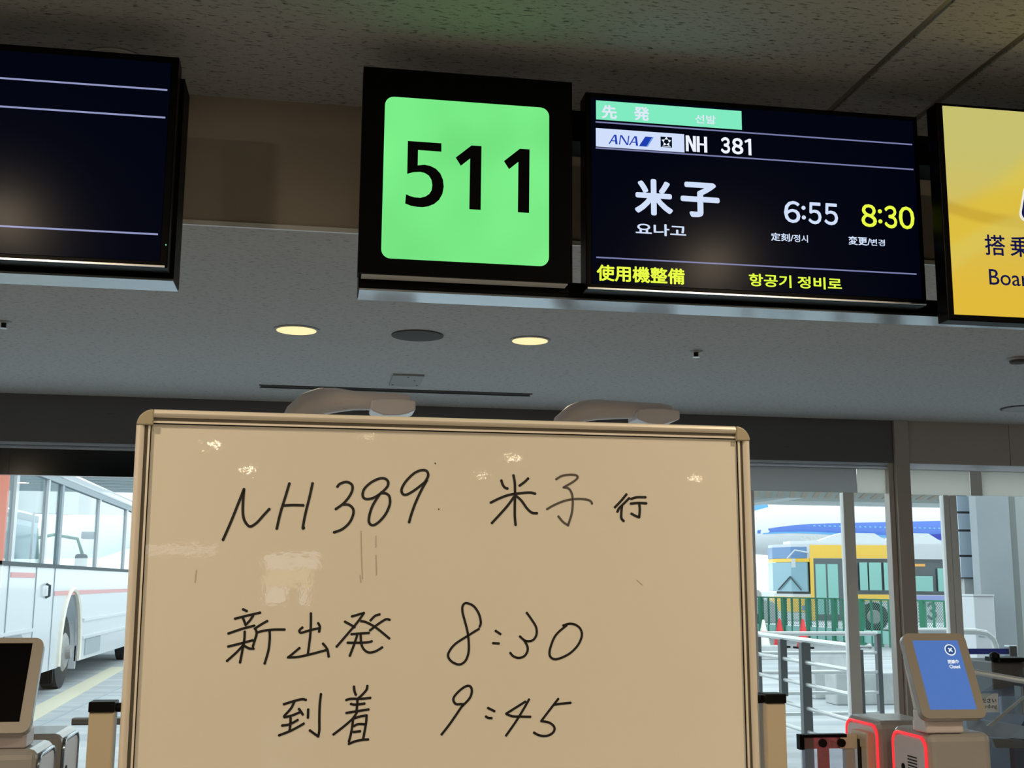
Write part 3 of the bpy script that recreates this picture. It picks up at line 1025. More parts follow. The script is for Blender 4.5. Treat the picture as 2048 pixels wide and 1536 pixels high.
def gate_unit(name, xs, sgn, yf, yb, label, lit, with_tablet, grille, group, depth=.24):
    """cabinet whose passage-side face is the plane x=xs; it extends by depth away from the passage (sgn=+1 right)."""
    xo = xs + sgn * depth
    x0, x1 = min(xs, xo), max(xs, xo)
    t = thing(name, label, 'gate cabinet', ((x0 + x1) / 2, (yf + yb) / 2, 0), group)
    obj('cabinet_body', MB().box(x0, x1, yf, yb, .02, 1.0), M['kiosk'], t, bevel=.028)
    obj('plinth', MB().box(x0 + .02, x1 - .02, yf + .02, yb - .02, 0, .03), M['black'], t)
    e = .003 * sgn
    ring = rrect(yf + .016, yb - .016, .05, .982, .04, 6)
    pts = [(xs - e, p[0], p[1]) for p in ring]
    obj('light_strip' if lit else 'panel_edge', MB().tube(pts, .0052, 8, closed=True), M['led_red'] if lit else M['silver'], t, smooth=True)
    ir = rrect(yf + .026, yb - .026, .06, .972, .033, 6)
    obj('side_panel', MB().yz(ir, xs - .004 * sgn, xs + .003 * sgn), M['kiosk_panel'], t)
    if grille:
        yc = (yf + yb) / 2
        g = obj('sensor_eye', MB().lathe((xs - .006 * sgn, yc + .045, .865), [(.012, 0), (.012, .003 * sgn)], 16, 'x'), M['black'], t)
        for k in range(10):
            z = .905 - k * .0105
            obj('speaker_slot', MB().box(min(xs - .0055 * sgn, xs), max(xs - .0055 * sgn, xs), yc - .055, yc + .01, z, z + .0045), M['slot'], t)
    else:
        obj('sensor_eye', MB().lathe((xs - .006 * sgn, yf + .075, .88), [(.012, 0), (.012, .003 * sgn)], 16, 'x'), M['black'], t)
    return t


KXR, KXL = 2.107, -.798
gR = 'boarding gate cabinets right of the whiteboard'
gL = 'boarding gate cabinets left of the whiteboard'
gate_unit('gate_cabinet', KXR, 1, 3.90, 4.168, 'white gate cabinet with red light ring and slotted speaker under the blue screen', True, True, True, gR)
u2 = gate_unit('gate_cabinet', KXR, 1, 4.262, 4.55, 'white gate cabinet with red light ring carrying the beige flap hinge', True, False, False, gR)
gate_unit('gate_cabinet', KXL, -1, 3.83, 4.095, 'white gate cabinet at bottom left under the dark tablet', False, True, True, gL, .32)
gate_unit('gate_cabinet', KXL, -1, 4.197, 4.477, 'white gate cabinet further back at bottom left, its top bare', False, False, False, gL, .32)

# hinge bracket on the second right unit
obj('hinge_bracket', MB().box(KXR - .035, KXR + .0, 4.30, 4.43, .895, .955).box(KXR - .035, KXR, 4.30, 4.35, .05, .90), M['beige'], u2, bevel=.006)
obj('hinge_slot', MB().box(KXR - .037, KXR - .0, 4.355, 4.375, .05, .925), M['slot'], u2)


def flap(xa, xb, y, z1, label, zoff=0):
    """acrylic flap from the hinge xb to its free edge xa."""
    s = 1 if xb > xa else -1
    t = thing('gate_flap', label, 'gate flap', ((xa + xb) / 2, y, 0), 'gate flaps')
    lo, hi = min(xa, xb), max(xa, xb)
    obj('flap_glass', MB().box(lo + .012, hi - .03, y - .006, y + .006, .12, z1 - .012), M['acrylic_gate'], t)
    obj('top_edge', MB().box(lo, hi - .045 if s > 0 else hi, y - .016, y + .016, z1 - .011, z1), M['black'], t)
    obj('free_edge', MB().box(xa if s > 0 else xa - .018, xa + .018 if s > 0 else xa, y - .016, y + .016, z1 - .055, z1 - .01), M['black'], t)
    obj('red_band', MB().box(lo + .02, hi - .05, y - .0085, y - .0065, z1 - .053, z1 - .012), M['redacr'], t)  # red sheet in place of the light strips' reflection in the acrylic
    cx = lo + (hi - lo) * .40
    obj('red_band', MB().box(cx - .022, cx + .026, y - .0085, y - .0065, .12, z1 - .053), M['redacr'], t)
    for f in (.395, .715):
        x = lo + (hi - lo) * f
        obj('clamp_knob', MB().lathe((x, y - .02, z1 - .032), [(.0, 0), (.0155, .001), (.0155, .012)], 18, 'y'), M['rubber'], t)
    obj('hinge_arm', MB().box(xb - .07 if s > 0 else xb, xb if s > 0 else xb + .07, y - .012, y + .02, z1 - .055, z1 - .002), M['beige'], t, bevel=.003)
    obj('hinge_post', MB().box(xb - .05 if s > 0 else xb + .01, xb - .012 if s > 0 else xb + .05, y - .012, y + .02, .0, z1 - .056), M['kiosk'], t, bevel=.003)
    return t


q = PY(1597, 1470, 4.38)
flap(q.x, KXR - .035, 4.385, q.z + .002, 'clear acrylic gate flap with black top edge and knobs beside red lights')
q0, q1 = PY(143, 1437, 5.2), PY(143, 1451, 5.2)
t = thing('dark_bar', 'dark horizontal bar behind the left whiteboard post', 'bar', (-.5, 5.2, 0))
obj('bar', MB().box(q0.x, q0.x + .85, 5.2, 5.26, q1.z, q0.z), M['railpost'], t, bevel=.004)
obj('bar_leg', MB().box(q0.x + .3, q0.x + .34, 5.2, 5.26, 0, q1.z), M['railpost'], t)
obj('bar_leg', MB().box(q0.x + .75, q0.x + .79, 5.2, 5.26, 0, q1.z), M['railpost'], t)


# tablets
def tablet(name, bl, br, tl, tr, Yb, tilt, label, on, loc, group):
    """bezel outline corners measured on the plane through the bottom edge at Yb, leaning back by tilt."""
    n = Vector((0, -math.cos(tilt), math.sin(tilt)))
    o = PY((bl[0] + br[0]) / 2, (bl[1] + br[1]) / 2, Yb)

    def on_plane(px):
        d = _ray(*px)
        return EYE + d * ((o - EYE).dot(n) / d.dot(n))
    u = Vector((1, 0, 0))
    v = u.cross(-n).normalized() if u.cross(-n).z > 0 else -u.cross(-n).normalized()
    L_ = [on_plane(p) for p in (bl, br, tl, tr)]
    us = [(p - o).dot(u) for p in L_]
    vs = [(p - o).dot(v) for p in L_]
    u0, u1 = (us[0] + us[2]) / 2, (us[1] + us[3]) / 2
    v0, v1 = (vs[0] + vs[1]) / 2, (vs[2] + vs[3]) / 2
    t = thing(name, label, 'tablet terminal', loc, group)

    def P3(a, b, c=0):
        return o + u * a + v * b + n * c
    out = rrect(u0, u1, v0, v1, .026, 6)
    obj('housing', MB().prism([P3(a, b, -.03) for a, b in out], n * .029), M['kiosk'], t, bevel=.004)
    obj('bezel', MB().prism([P3(a, b, -.001) for a, b in out], n * .003), M['taupe'], t)
    return t, P3, on_plane, (u0, u1, v0, v1), (o, u, v, n)


tlt = math.radians(24)
tb, P3, onp, uv, fr = tablet('kiosk_tablet', (1842, 1437), (1972, 1437), (1806, 1267), (1930, 1267), 3.86, tlt,
                             'taupe framed tablet showing a blue closed screen, right of the whiteboard', True, (2.22, 3.95, 1.0), 'boarding kiosk tablets')
o_, u_, v_, n_ = fr


def loc_uv(px):
    p = onp(px) - o_
    return p.dot(u_), p.dot(v_)


s = [loc_uv(p) for p in ((1858.7, 1419), (1952, 1419.6), (1825, 1281), (1915, 1282))]
su0, su1, sv0, sv1 = (s[0][0] + s[2][0]) / 2, (s[1][0] + s[3][0]) / 2, (s[0][1] + s[1][1]) / 2, (s[2][1] + s[3][1]) / 2
obj('screen', MB().prism([P3(a, b, .0018) for a, b in ((su0, sv0), (su1, sv0), (su1, sv1), (su0, sv1))], n_ * .0012), M['kscreen'], tb)
cu, cv = loc_uv((1899.5, 1300.5))
R_ = .021
ring = [(cu + R_ * math.cos(q), cv + R_ * math.sin(q)) for q in np.linspace(0, 2 * math.pi, 33)[:-1]]
obj('icon_ring', MB().prism([P3(a, b, .003) for a, b in ring], n_ * .0004), M['ktext'], tb)
ring = [(cu + R_ * .8 * math.cos(q), cv + R_ * .8 * math.sin(q)) for q in np.linspace(0, 2 * math.pi, 33)[:-1]]
obj('icon_disc', MB().prism([P3(a, b, .0034) for a, b in ring], n_ * .0004), M['kdark'], tb)
mb = MB()
for sg in (1, -1):
    d, w = .0095, .0025
    k = .7071
    a, b = Vector((d * k, d * k * sg)), Vector((-d * k, -d * k * sg))
    nn = Vector((-(b - a).y, (b - a).x)).normalized() * w
    mb.prism([P3(cu + p.x, cv + p.y, .0038) for p in (a + nn, b + nn, b - nn, a - nn)], n_ * .0003)
obj('icon_cross', mb, M['ktext'], tb)


# ---------------------------------------------------------------- lettering
def glyphs(text, bold=0.0):
    c = bpy.data.curves.new('lettering', 'FONT')
    c.body = text
    c.resolution_u = 3
    ob = bpy.data.objects.new('lettering', c)
    COL.objects.link(ob)
    dg = bpy.context.evaluated_depsgraph_get()
    me = bpy.data.meshes.new_from_object(ob.evaluated_get(dg))
    v0 = [(v.co.x, v.co.y) for v in me.vertices]
    f0 = [tuple(p.vertices) for p in me.polygons]
    vs, fs = list(v0), list(f0)
    for k in range(8 if bold else 0):
        q = k * math.pi / 4
        n_ = len(vs)
        vs += [(x + bold * math.cos(q), y + bold * math.sin(q)) for x, y in v0]
        fs += [tuple(i + n_ for i in f) for f in f0]
    bpy.data.objects.remove(ob)
    bpy.data.curves.remove(c)
    bpy.data.meshes.remove(me)
    return vs, fs


def text_box(text, x0, y0, x1, y1, bold=0.0):
    """flat lettering filling the box; x1=None keeps the natural width."""
    vs, fs = glyphs(text, bold)
    a = np.array(vs)
    lo, hi = a.min(0), a.max(0)
    sy = (y1 - y0) / (hi[1] - lo[1])
    sx = sy if x1 is None else (x1 - x0) / (hi[0] - lo[0])
    return [(x0 + (v[0] - lo[0]) * sx, y0 + (v[1] - lo[1]) * sy) for v in vs], fs


# grey numeral on the side of the yellow and white bus
vs, fs = text_box('３', 3.78, .40, 4.10, .98, .03)
obj('side_numeral', MB().add([(v[0], -.03, v[1]) for v in vs], fs).xform(bus_x), M['bus_trim'], BUS_ROOT)

# text on the kiosk screen
for tx, a, b in (('閉鎖中', (1896, 1328), (1915, 1320)), ('Closed', (1899, 1337.5), (1918, 1330))):
    (x0, y0), (x1, y1) = loc_uv(a), loc_uv(b)
    vs, fs = text_box(tx, x0, y0, x1, y1, .03)
    obj('screen_text', MB().add([P3(p[0], p[1], .0034) for p in vs], fs), M['ktext'], tb)
obj('neck', MB().xy(rrect(2.118, 2.265, 3.93, 4.04, .02), 1.0, 1.03).xform(lambda v: v), M['kiosk_panel'], tb)
nk = [PY(1842, 1435, 3.93).x, PY(1918, 1435, 3.93).x]
obj('neck', MB().prism([(nk[0], 3.90, 1.0), (nk[1], 3.90, 1.0), (nk[1], 3.90, 1.075), (nk[0], 3.90, 1.075)], (0, .09, .0)), M['kiosk_panel'], tb, bevel=.008)
obj('back_stem', MB().prism([(nk[0] + .01, 3.95, 1.02), (nk[1] - .03, 3.95, 1.02), (nk[1] - .03, 4.03, 1.25), (nk[0] + .01, 4.03, 1.25)], (0, .03, 0)), M['kiosk_panel'], tb)

tl_, P3L, onpL, uvL, frL = tablet('kiosk_tablet', (-85, 1467), (47, 1467), (-30, 1276), (100, 1276), 3.80, math.radians(24),
                                  'taupe framed tablet with a black switched-off screen at bottom left', False, (-.95, 3.9, 1.0), 'boarding kiosk tablets')
oL, uL, vL, nL = frL


def loc_uvL(px):
    p = onpL(px) - oL
    return p.dot(uL), p.dot(vL)


s = [loc_uvL(p) for p in ((28, 1444), (76, 1287))]
su1 = (s[0][0] + s[1][0]) / 2
obj('screen', MB().prism([P3L(a, b, .0018) for a, b in ((uvL[0] + .03, s[0][1]), (su1, s[0][1]), (su1, s[1][1]), (uvL[0] + .03, s[1][1]))], nL * .0012), M['koff'], tl_)
nx0, nx1 = PY(-60, 1470, 3.88).x, PY(56, 1470, 3.88).x
obj('neck', MB().box(nx0, nx1, 3.86, 3.97, 1.0, 1.06), M['kiosk_panel'], tl_, bevel=.01)
obj('back_stem', MB().prism([(nx0, 3.92, 1.02), (nx1 - .01, 3.92, 1.02), (nx1 - .01, 3.99, 1.24), (nx0, 3.99, 1.24)], (0, .03, 0)), M['kiosk_panel'], tl_)

# ---------------------------------------------------------------- dark glass counter at the far right
t = thing('glass_counter', 'dark glass-sided counter with a steel top rail at the right edge', 'counter', (3.3, 5.0, 0))
q = [PY(1930, 1341, 5.2), PY(2048, 1362, 4.9)]
dq = q[1] - q[0]
obj('top_rail', MB().tube([q[0] - dq * .4, q[0] + dq * 3.0], .014, 10), M['rail'], t, smooth=True)
zt = q[0].z
obj('glass_side', MB().prism([Vector((q[0].x, 5.21, .2)), Vector((q[0].x, 5.21, zt - .01)), Vector((q[1].x + 1, 4.0, zt - .06)), Vector((q[1].x + 1, 4.0, .2))], (.0, .008, 0)), M['acrylic'], t)
q2 = [PY(2000, 1440, 5.6), PY(2048, 1345, 5.6)]
obj('navy_cabinet_body', MB().xz([(q2[0].x - .02, 0), (q2[0].x - .02, PY(2010, 1450, 5.6).z - .08), (PY(2048, 1400, 5.6).x, PY(2048, 1400, 5.6).z), (5.2, 1.25), (5.2, 0)], 5.5, 6.0), M['navy'], t)
pz = [PY(x, y, 5.3) for x, y in ((1930, 1405), (2048, 1335), (2048, 1350), (1930, 1420))]
obj('slanted_edge', MB().prism([Vector(p) for p in pz], (0, .01, 0)), M['acrylic'], t)
pz = [PY(x, y, 5.3) for x, y in ((1975, 1452), (2048, 1392), (2048, 1398), (1985, 1452))]
obj('slanted_edge', MB().prism([Vector(p) for p in pz], (0, .01, 0)), M['rail'], t)
pz = [PY(x, y, 5.45) for x, y in ((1930, 1436), (2048, 1452), (2048, 1478), (1940, 1470))]
obj('leaflet_tray', MB().prism([Vector(p) for p in pz], (0, .1, 0)), M['bluegrey'], t)
pz = [PY(x, y, 5.35) for x, y in ((1985, 1478), (2048, 1481), (2048, 1496), (1992, 1496))]
obj('shelf_edge', MB().prism([Vector(p) for p in pz], (0, .03, 0)), M['railpost'], t)
t = thing('instruction_card', 'pale instruction card standing behind the counter glass beside the tablet', 'sign', (PY(1985, 1430, 5.42).x, 5.42, PY(1985, 1430, 5.42).z))
c0_, c1_ = PY(1962, 1425, 5.42), PY(1996, 1387, 5.42)
obj('card', MB().box(c0_.x, c1_.x, 5.42, 5.424, c0_.z, c1_.z), M['paper'], t)
vs, fs = text_box('ください', c0_.x - .018, c0_.z + .046, c1_.x - .012, c0_.z + .066, .02)
obj('card_text', MB().add([(v[0], 5.4185, v[1]) for v in vs], fs), M['ink'], t)
vs, fs = text_box('Boarding', c0_.x - .022, c0_.z + .014, c1_.x - .010, c0_.z + .038, .0)
obj('card_text', MB().add([(v[0], 5.4185, v[1]) for v in vs], fs), M['ink'], t)
t = thing('leaflet_box', 'clear leaflet box with blue grey contents right of the card', 'box', (PY(2015, 1400, 5.5).x, 5.5, PY(2015, 1430, 5.5).z))
b0_, b1_ = PY(1998, 1428, 5.48), PY(2034, 1372, 5.48)
obj('box_front', MB().box(b0_.x, b1_.x, 5.44, 5.446, b0_.z, b1_.z), M['acrylic'], t)
obj('contents', MB().box(b0_.x + .01, b1_.x - .02, 5.47, 5.49, b0_.z, b1_.z - .05), M['bluegrey'], t)
obj('box_side', MB().box(b1_.x - .006, b1_.x + .004, 5.44, 5.495, b0_.z, b1_.z), M['panelgrey'], t)
t = thing('counter_machine', 'dark grey machine with a rounded knob behind the counter rail', 'machine', (PY(2015, 1340, 6.2).x, 6.2, 0))
m0, m1 = PY(1985, 1352, 6.2), PY(2046, 1322, 6.2)
obj('machine_body', MB().box(m0.x, m1.x + .4, 6.2, 6.5, 0, m1.z), M['railpost'], t, bevel=.01)
obj('machine_top', MB().box(m0.x + .02, m1.x, 6.15, 6.3, m1.z, m1.z + .02).lathe((m0.x + .02, 6.2, m1.z), [(.02, 0), (.03, .02), (.028, .04), (.01, .05)], 12), M['rubber'], t)

# ---------------------------------------------------------------- sign frames
SY = 3.4133  # sign and frame coordinates below were scaled about the camera, then written out


def frame(name, label, x0, x1, loc, ends=True):
    t = thing(name, label, 'sign frame', loc)
    obj('top_beam', MB().box(x0, x1, 3.4903, 3.6273, 2.8953, 2.998), M['black'], t)
    obj('bottom_beam', MB().box(x0, x1, 3.4903, 3.6273, 2.3817, 2.4288), M['black'], t)
    obj('silver_underside', MB().box(x0 + .002, x1 - .002, 3.4946, 3.6252, 2.3753, 2.3817), M['silver'], t)
    if ends:
        pass
    return t


t = thing('display_frame', 'black box frame with silver underside carrying the left display', 'sign frame', (-1.2, 3.5631, 2.3774))
obj('frame_box', MB().box(-2.568, -0.4376, 3.4903, 3.6273, 2.3817, 3.0076), M['black'], t)
obj('silver_underside', MB().box(-2.5659, -0.4398, 3.4946, 3.6252, 2.3753, 2.3817), M['silver'], t)
for x in (-2.03, -.96):
    obj('wall_bracket', MB().box(x - .03, x + .03, 3.6273, LIP, 2.6984, 2.7626), M['black'], t)
t = frame('display_frame', 'long black two-beam frame with silver underside carrying the signs at right', 0.1049, 3.638, (1.6, 3.5631, 2.3753))
obj('end_plate', MB().box(0.1049, 0.1498, 3.4903, 3.6273, 2.4288, 2.8953), M['black'], t)
obj('end_plate', MB().box(3.5952, 3.638, 3.4903, 3.6273, 2.4288, 2.8953), M['black'], t)
for x in (.43, 1.36, 2.675):
    obj('wall_bracket', MB().box(x - .03, x + .03, 3.6273, LIP, 2.9124, 2.9766), M['black'], t)

# ---------------------------------------------------------------- left display (blank timetable)


def plane_pt(px, py, Y):
    p = PY(px, py, Y)
    return p.x, p.z


def sbar(x0, x1, z0, z1, y, d=.0012):
    return MB().box(x0, x1, y - d, y, z0, z1)


t = thing('flight_display', 'dark navy flight display with only three rules, cut by the left edge', 'display', (-.95, 3.4561, 2.3924), 'flight displays over the gates')
obj('casing', MB().box(-1.5783, -0.4478, SY, 3.4903, 2.3924, 3.0419), M['bezel'], t, bevel=.003)
obj('screen', MB().box(-1.5569, -0.4478 - .022, SY - .003, SY, 2.4116, 3.0194), M['navyscreen'], t)
obj('bezel_strip', MB().box(-1.5729, -0.4547, SY - .006, SY + .004, 2.3935, 2.3983), M['chromeline'], t)
for py, px in ((180.2, 334.7), (235.4, 330.6), (468.8, 315.9)):
    x, z = plane_pt(px, py, SY - .003)
    obj('screen_rule', sbar(-1.5301, x, z - .0025, z + .0025, SY - .003), M['line_l'], t)
obj('status_light', MB().lathe((PY(332, 490, SY).x, SY - .003, PY(332, 490, SY).z), [(.0018, 0), (.0018, .003)], 8, 'y'), M['bar_green'], t)

# ---------------------------------------------------------------- gate number sign 511
GY = 3.4294
t = thing('gate_number_sign', 'black square sign box with backlit green face numbered 511', 'sign', (0.4269, 3.4561, 2.4127))
gx0, gx1, gz0, gz1 = 0.099, 0.7538, 2.4116, 3.0654
obj('sign_box', MB().box(gx0, gx1, GY, 3.4882, gz0, gz1), M['black'], t)
obj('silver_underside', MB().box(gx0 + .012, gx1 - .012, GY + .012, 3.4882, gz0 - .003, gz0), M['steel'], t)
h = 0.2563
cx_, cz_ = 0.4232, 2.7161
gp = rrect(cx_ - h, cx_ + h, cz_ - h, cz_ + h, .028, 6)
obj('green_face', MB().xz(gp, GY - .003, GY), M['green'], t)


def cr3(p):
    return PY(700 + p[0] * .33854, 100 + p[1] * .33854, GY - .0045)


five = [(342, 537), (540, 551), (540, 600), (402, 590), (400, 682), (440, 678), (475, 685), (508, 702), (534, 730), (549, 765), (554, 808), (546, 850), (526, 885), (497, 909), (462, 923), (430, 928),
        (395, 926), (358, 919), (326, 906), (331, 852), (350, 861), (378, 870), (415, 873), (445, 866), (468, 851), (482, 829), (487, 798), (481, 765), (466, 741), (442, 726), (415, 719), (375, 721), (338, 731)]
one = [(718, 564), (777, 568), (772, 944), (705, 940), (710, 640), (655, 683), (625, 635)]
one2 = [(1004, 583), (1061, 587), (1058, 962), (992, 958), (995, 660), (940, 703), (910, 656)]
for pl in (five, one, one2):
    obj('numeral', MB().prism([cr3(p) for p in pl], (0, .0012, 0)), M['black_matte'], t)

# ---------------------------------------------------------------- flight display 2
D0, D1, Z0, Z1 = 0.7934, 1.9158, 2.3902, 3.0301
t = thing('flight_display', 'lit flight display announcing flight NH 381 delayed to 8:30', 'display', (1.3546, 3.4454, 2.3902), 'flight displays over the gates')
obj('casing', MB().box(D0, D1, SY, 3.4903, Z0, Z1), M['bezel'], t, bevel=.003)
obj('screen', MB().box(D0 + .018, D1 - .018, SY - .003, SY, Z0 + .02, Z1 - .018), M['navyscreen'], t)
bs = obj('bezel_strip', MB().box(D0 + .004, D1 - .004, SY - .006, SY + .004, Z0 + .001, Z0 + .0055), M['chromeline'], t)
TY = SY - .003


def c1(x, y):
    return plane_pt(1160 + x * .36133, 170 + y * .36133, TY)


def c7(x, y):
    return plane_pt(1180 + x * .17578, 190 + y * .17578, TY)


def bar(a, b, m, name, y=TY, d=.0008):
    return obj(name, MB().box(a[0], b[0], y - d, y, a[1], b[1]), M[m], t)


xa = c1(86, 215)[0]
for (x, y) in ((1838, 330), (1845, 468), (1880, 1048)):
    b = c1(x, y)
    bar((xa, b[1] - .0022), (b[0] if x < 1850 else c1(1862, 1048)[0], b[1] + .0022), 'line', 'screen_rule')
bar(c1(89, 190), c1(893, 145), 'bar_green', 'status_bar')
bar(c1(88, 340), c1(576, 273), 'label_white', 'airline_label')


def put(text, a, b, m, bold=0.0, name='screen_text', y=TY - .0012):
    vs, fs = text_box(text, a[0], a[1], b[0], b[1], bold)
    return obj(name, MB().add([(v[0], y, v[1]) for v in vs], fs), M[m], t)


put('先', c1(120, 185), c1(203, 115), 'tx_grey', .03)
put('発', c1(298, 195), c1(383, 124), 'tx_grey', .03)
put('선발', c1(637, 211), c1(750, 171), 'tx_grey', .012)
put('米', c1(303, 716), c1(512, 528), 'tx_blue', .035)
put('子', c1(558, 727), c1(770, 546), 'tx_blue', .035)
put('요나고', c1(308, 828), c1(586, 778), 'tx_blue', .022)
put('定刻/', c1(1057, 862), c1(1180, 824), 'tx_blue', .022)
put('정시', c1(1182, 869), c1(1260, 832), 'tx_blue', .015)
put('変更/', c1(1486, 884), c1(1605, 843), 'tx_blue', .022)
put('변경', c1(1608, 889), c1(1686, 856), 'tx_blue', .015)
put('使用機整備', c1(92, 1083), c1(578, 1018), 'tx_yellow', .026)
put('항공기', c1(935, 1113), c1(1168, 1054), 'tx_lime', .022)
put('정비로', c1(1205, 1125), c1(1447, 1070), 'tx_lime', .022)
# times: one glyph after the other
zb, zt_ = c1(1128, 760)[1], c1(1128, 645)[1]


def row(items, zb, zt, m, w=.0):
    for g, xa_, xb_ in items:
        if g == ':':
            mb = MB()
            r = (xb_ - xa_) / 2
            for f in (.28, .72):
                zc = zb + (zt - zb) * f
                mb.xz([((xa_ + xb_) / 2 + r * math.cos(q), zc + r * math.sin(q)) for q in np.linspace(0, 2 * math.pi, 17)[:-1]], TY - .0016, TY - .0004)
            obj('screen_text', mb, M[m], t)
        elif g == '1':
            wd = (xb_ - xa_)
            mb = MB().xz([(xb_ - wd * .42, zb), (xb_, zb), (xb_, zt), (xb_ - wd * .35, zt), (xa_, zt - (zt - zb) * 0.1498), (xa_ + wd * .12, zt - (zt - zb) * .26), (xb_ - wd * .42, zt - (zt - zb) * .17)], TY - .0016, TY - .0004)
            obj('screen_text', mb, M[m], t)
        else:
            put(g, (xa_, zb), (xb_, zt), m, w)


def cx1(x, y=700):
    return c1(x, y)[0]


row([('６', cx1(1128), cx1(1218)), (':', cx1(1226), cx1(1248)), ('５', cx1(1262), cx1(1335)), ('５', cx1(1350), cx1(1426))], c1(1277, 770)[1], c1(1277, 649)[1], 'tx_blue', .018)
row([('８', cx1(1555), cx1(1640)), (':', cx1(1648), cx1(1670)), ('３', cx1(1682), cx1(1752)), ('０', cx1(1762), cx1(1848))], c1(1701, 793)[1], c1(1701, 667)[1], 'tx_yellow', .02)
# flight code drawn with thick strokes
za, zb2 = c7(1210, 648)[1], c7(1210, 470)[1]


def cx7(x):
    return c7(x, 570)[0]


def vstroke(x0, x1, x2, x3, z0, z1, mb):
    mb.xz([(x0, z0), (x1, z0), (x3, z1), (x2, z1)], TY - .0016, TY - .0004)


mb = MB()
vstroke(cx7(1090), cx7(1120), cx7(1090), cx7(1120), za, zb2, mb)
vstroke(cx7(1172), cx7(1204), cx7(1172), cx7(1204), za, zb2, mb)
obj('screen_text', mb, M['tx_white'], t)
obj('screen_text', MB().xz([(cx7(1168), za), (cx7(1200), za), (cx7(1126), zb2), (cx7(1094), zb2)], TY - .0022, TY - .0017), M['tx_white'], t)
mb = MB()
vstroke(cx7(1214), cx7(1246), cx7(1214), cx7(1246), za, zb2, mb)
vstroke(cx7(1298), cx7(1331), cx7(1298), cx7(1331), za, zb2, mb)
zm = (za + zb2) / 2
mb.box(cx7(1247), cx7(1297), TY - .0016, TY - .0004, zm - .003, zm + .003)
obj('screen_text', mb, M['tx_white'], t)
row([('３', cx7(1487), cx7(1592)), ('８', cx7(1612), cx7(1742)), ('1', cx7(1758), cx7(1832))], c7(1660, 676)[1], c7(1660, 490)[1], 'tx_white', .035)
# airline letters, slanted
LZ0, LZ1 = c7(380, 568)[1], c7(380, 462)[1]


def sl(x, f, k=.32):
    return (x + f * (LZ1 - LZ0) * 1.0 * k, LZ0 + (LZ1 - LZ0) * f)


def letterA(x0, x1):
    mb = MB()
    w = x1 - x0
    th = .0042
    y0_, y1_ = TY - .002, TY - .001
    apx = x0 + w * .62
    mb.xz([(x0, LZ0), (x0 + th, LZ0), (apx + th, LZ1), (apx, LZ1)], y0_, y1_)
    mb.xz([(x1 - th * 1.6, LZ0), (x1, LZ0), (apx + th * 1.8, LZ1), (apx + th * .4, LZ1)], y0_, y1_)
    zc = LZ0 + (LZ1 - LZ0) * .30
    mb.xz([(x0 + w * .26, zc), (x1 - w * .10, zc), (x1 - w * .12, zc + th * .7), (x0 + w * .30, zc + th * .7)], y0_ + .0003, y1_)
    obj('airline_letter', mb, M['logo_blue'], t)


letterA(cx7(210), cx7(312))
letterA(cx7(440), cx7(545))
mb = MB()
n0, n1 = cx7(328), cx7(432)
sk = (cx7(445) - cx7(432)) * 1.2
th = .0034
mb.xz([(n0, LZ0), (n0 + th, LZ0), (n0 + th + sk, LZ1), (n0 + sk, LZ1)], TY - .002, TY - .001)
mb.xz([(n1 - th, LZ0), (n1, LZ0), (n1 + sk, LZ1), (n1 + sk - th, LZ1)], TY - .002, TY - .001)
mb.xz([(n1 - th * 1.5, LZ0), (n1, LZ0), (n0 + sk + th * 1.8, LZ1), (n0 + sk, LZ1)], TY - .0022, TY - .0012)
obj('airline_letter', mb, M['logo_blue'], t)
obj('logo_slash', MB().xz([(cx7(555), LZ0 - .001), (cx7(640), LZ0 - .001), (cx7(708), LZ1 + .001), (cx7(628), LZ1 + .001)], TY - .002, TY - .001), M['logo_blue'], t)
obj('logo_slash', MB().xz([(cx7(642), LZ0 - .001), (cx7(655), LZ0 - .001), (cx7(725), LZ1 + .001), (cx7(710), LZ1 + .001)], TY - .002, TY - .001), M['logo_light'], t)
s0, s1 = c7(803, 592), c7(930, 484)
s1 = (s1[0], s0[1] + (s1[0] - s0[0]) * .92)
bar(s0, s1, 'logo_black', 'alliance_badge', TY - .001)
cxs, czs, rr = (s0[0] + s1[0]) / 2, (s0[1] + s1[1]) / 2 + .0012, (s1[0] - s0[0]) * .36
for k in range(5):
    q = math.pi / 2 + k * 2 * math.pi / 5
    px_, pz_ = cxs + rr * .72 * math.cos(q), czs + rr * .72 * math.sin(q)
    pts = [(px_ + rr * .52 * math.cos(q), pz_ + rr * .52 * math.sin(q)), (px_ + rr * .42 * math.cos(q + 1.9), pz_ + rr * .42 * math.sin(q + 1.9)),
           (px_ + rr * .18 * math.cos(q + math.pi), pz_ + rr * .18 * math.sin(q + math.pi)), (px_ + rr * .42 * math.cos(q - 1.9), pz_ + rr * .42 * math.sin(q - 1.9))]
    obj('badge_star_point', MB().xz(pts, TY - .0028, TY - .0019), M['tx_white'], t)
bar((s0[0] + .004, s0[1] + .0014), (s1[0] - .004, s0[1] + .003), 'tx_grey', 'badge_caption', TY - .0019)

# ---------------------------------------------------------------- yellow boarding sign
PYY = 3.21
t = thing('boarding_sign', 'backlit yellow boarding poster display cut by the right edge', 'sign', (2.3, 3.2635, 2.295))
obj('casing', MB().box(1.8682, 3.0602, PYY, PYY + .06, 2.2955, 2.9916), M['bezel'], t, bevel=.003)
fx0, fx1, fz0, fz1 = 1.8891, 3.0388, 2.3137, 2.9814
obj('poster', MB().box(fx0, fx1, PYY - .003, PYY, fz0, fz1), M['poster'], t)
obj('mounting_bracket', MB().box(2.03, 2.14, PYY + .06, 3.49, 2.57, 2.634).box(2.675, 2.782, PYY + .06, 3.49, 2.57, 2.634).box(2.03, 2.782, 3.467, 3.49, 2.42, 2.912), M['black'], t)
PT = PYY - .004


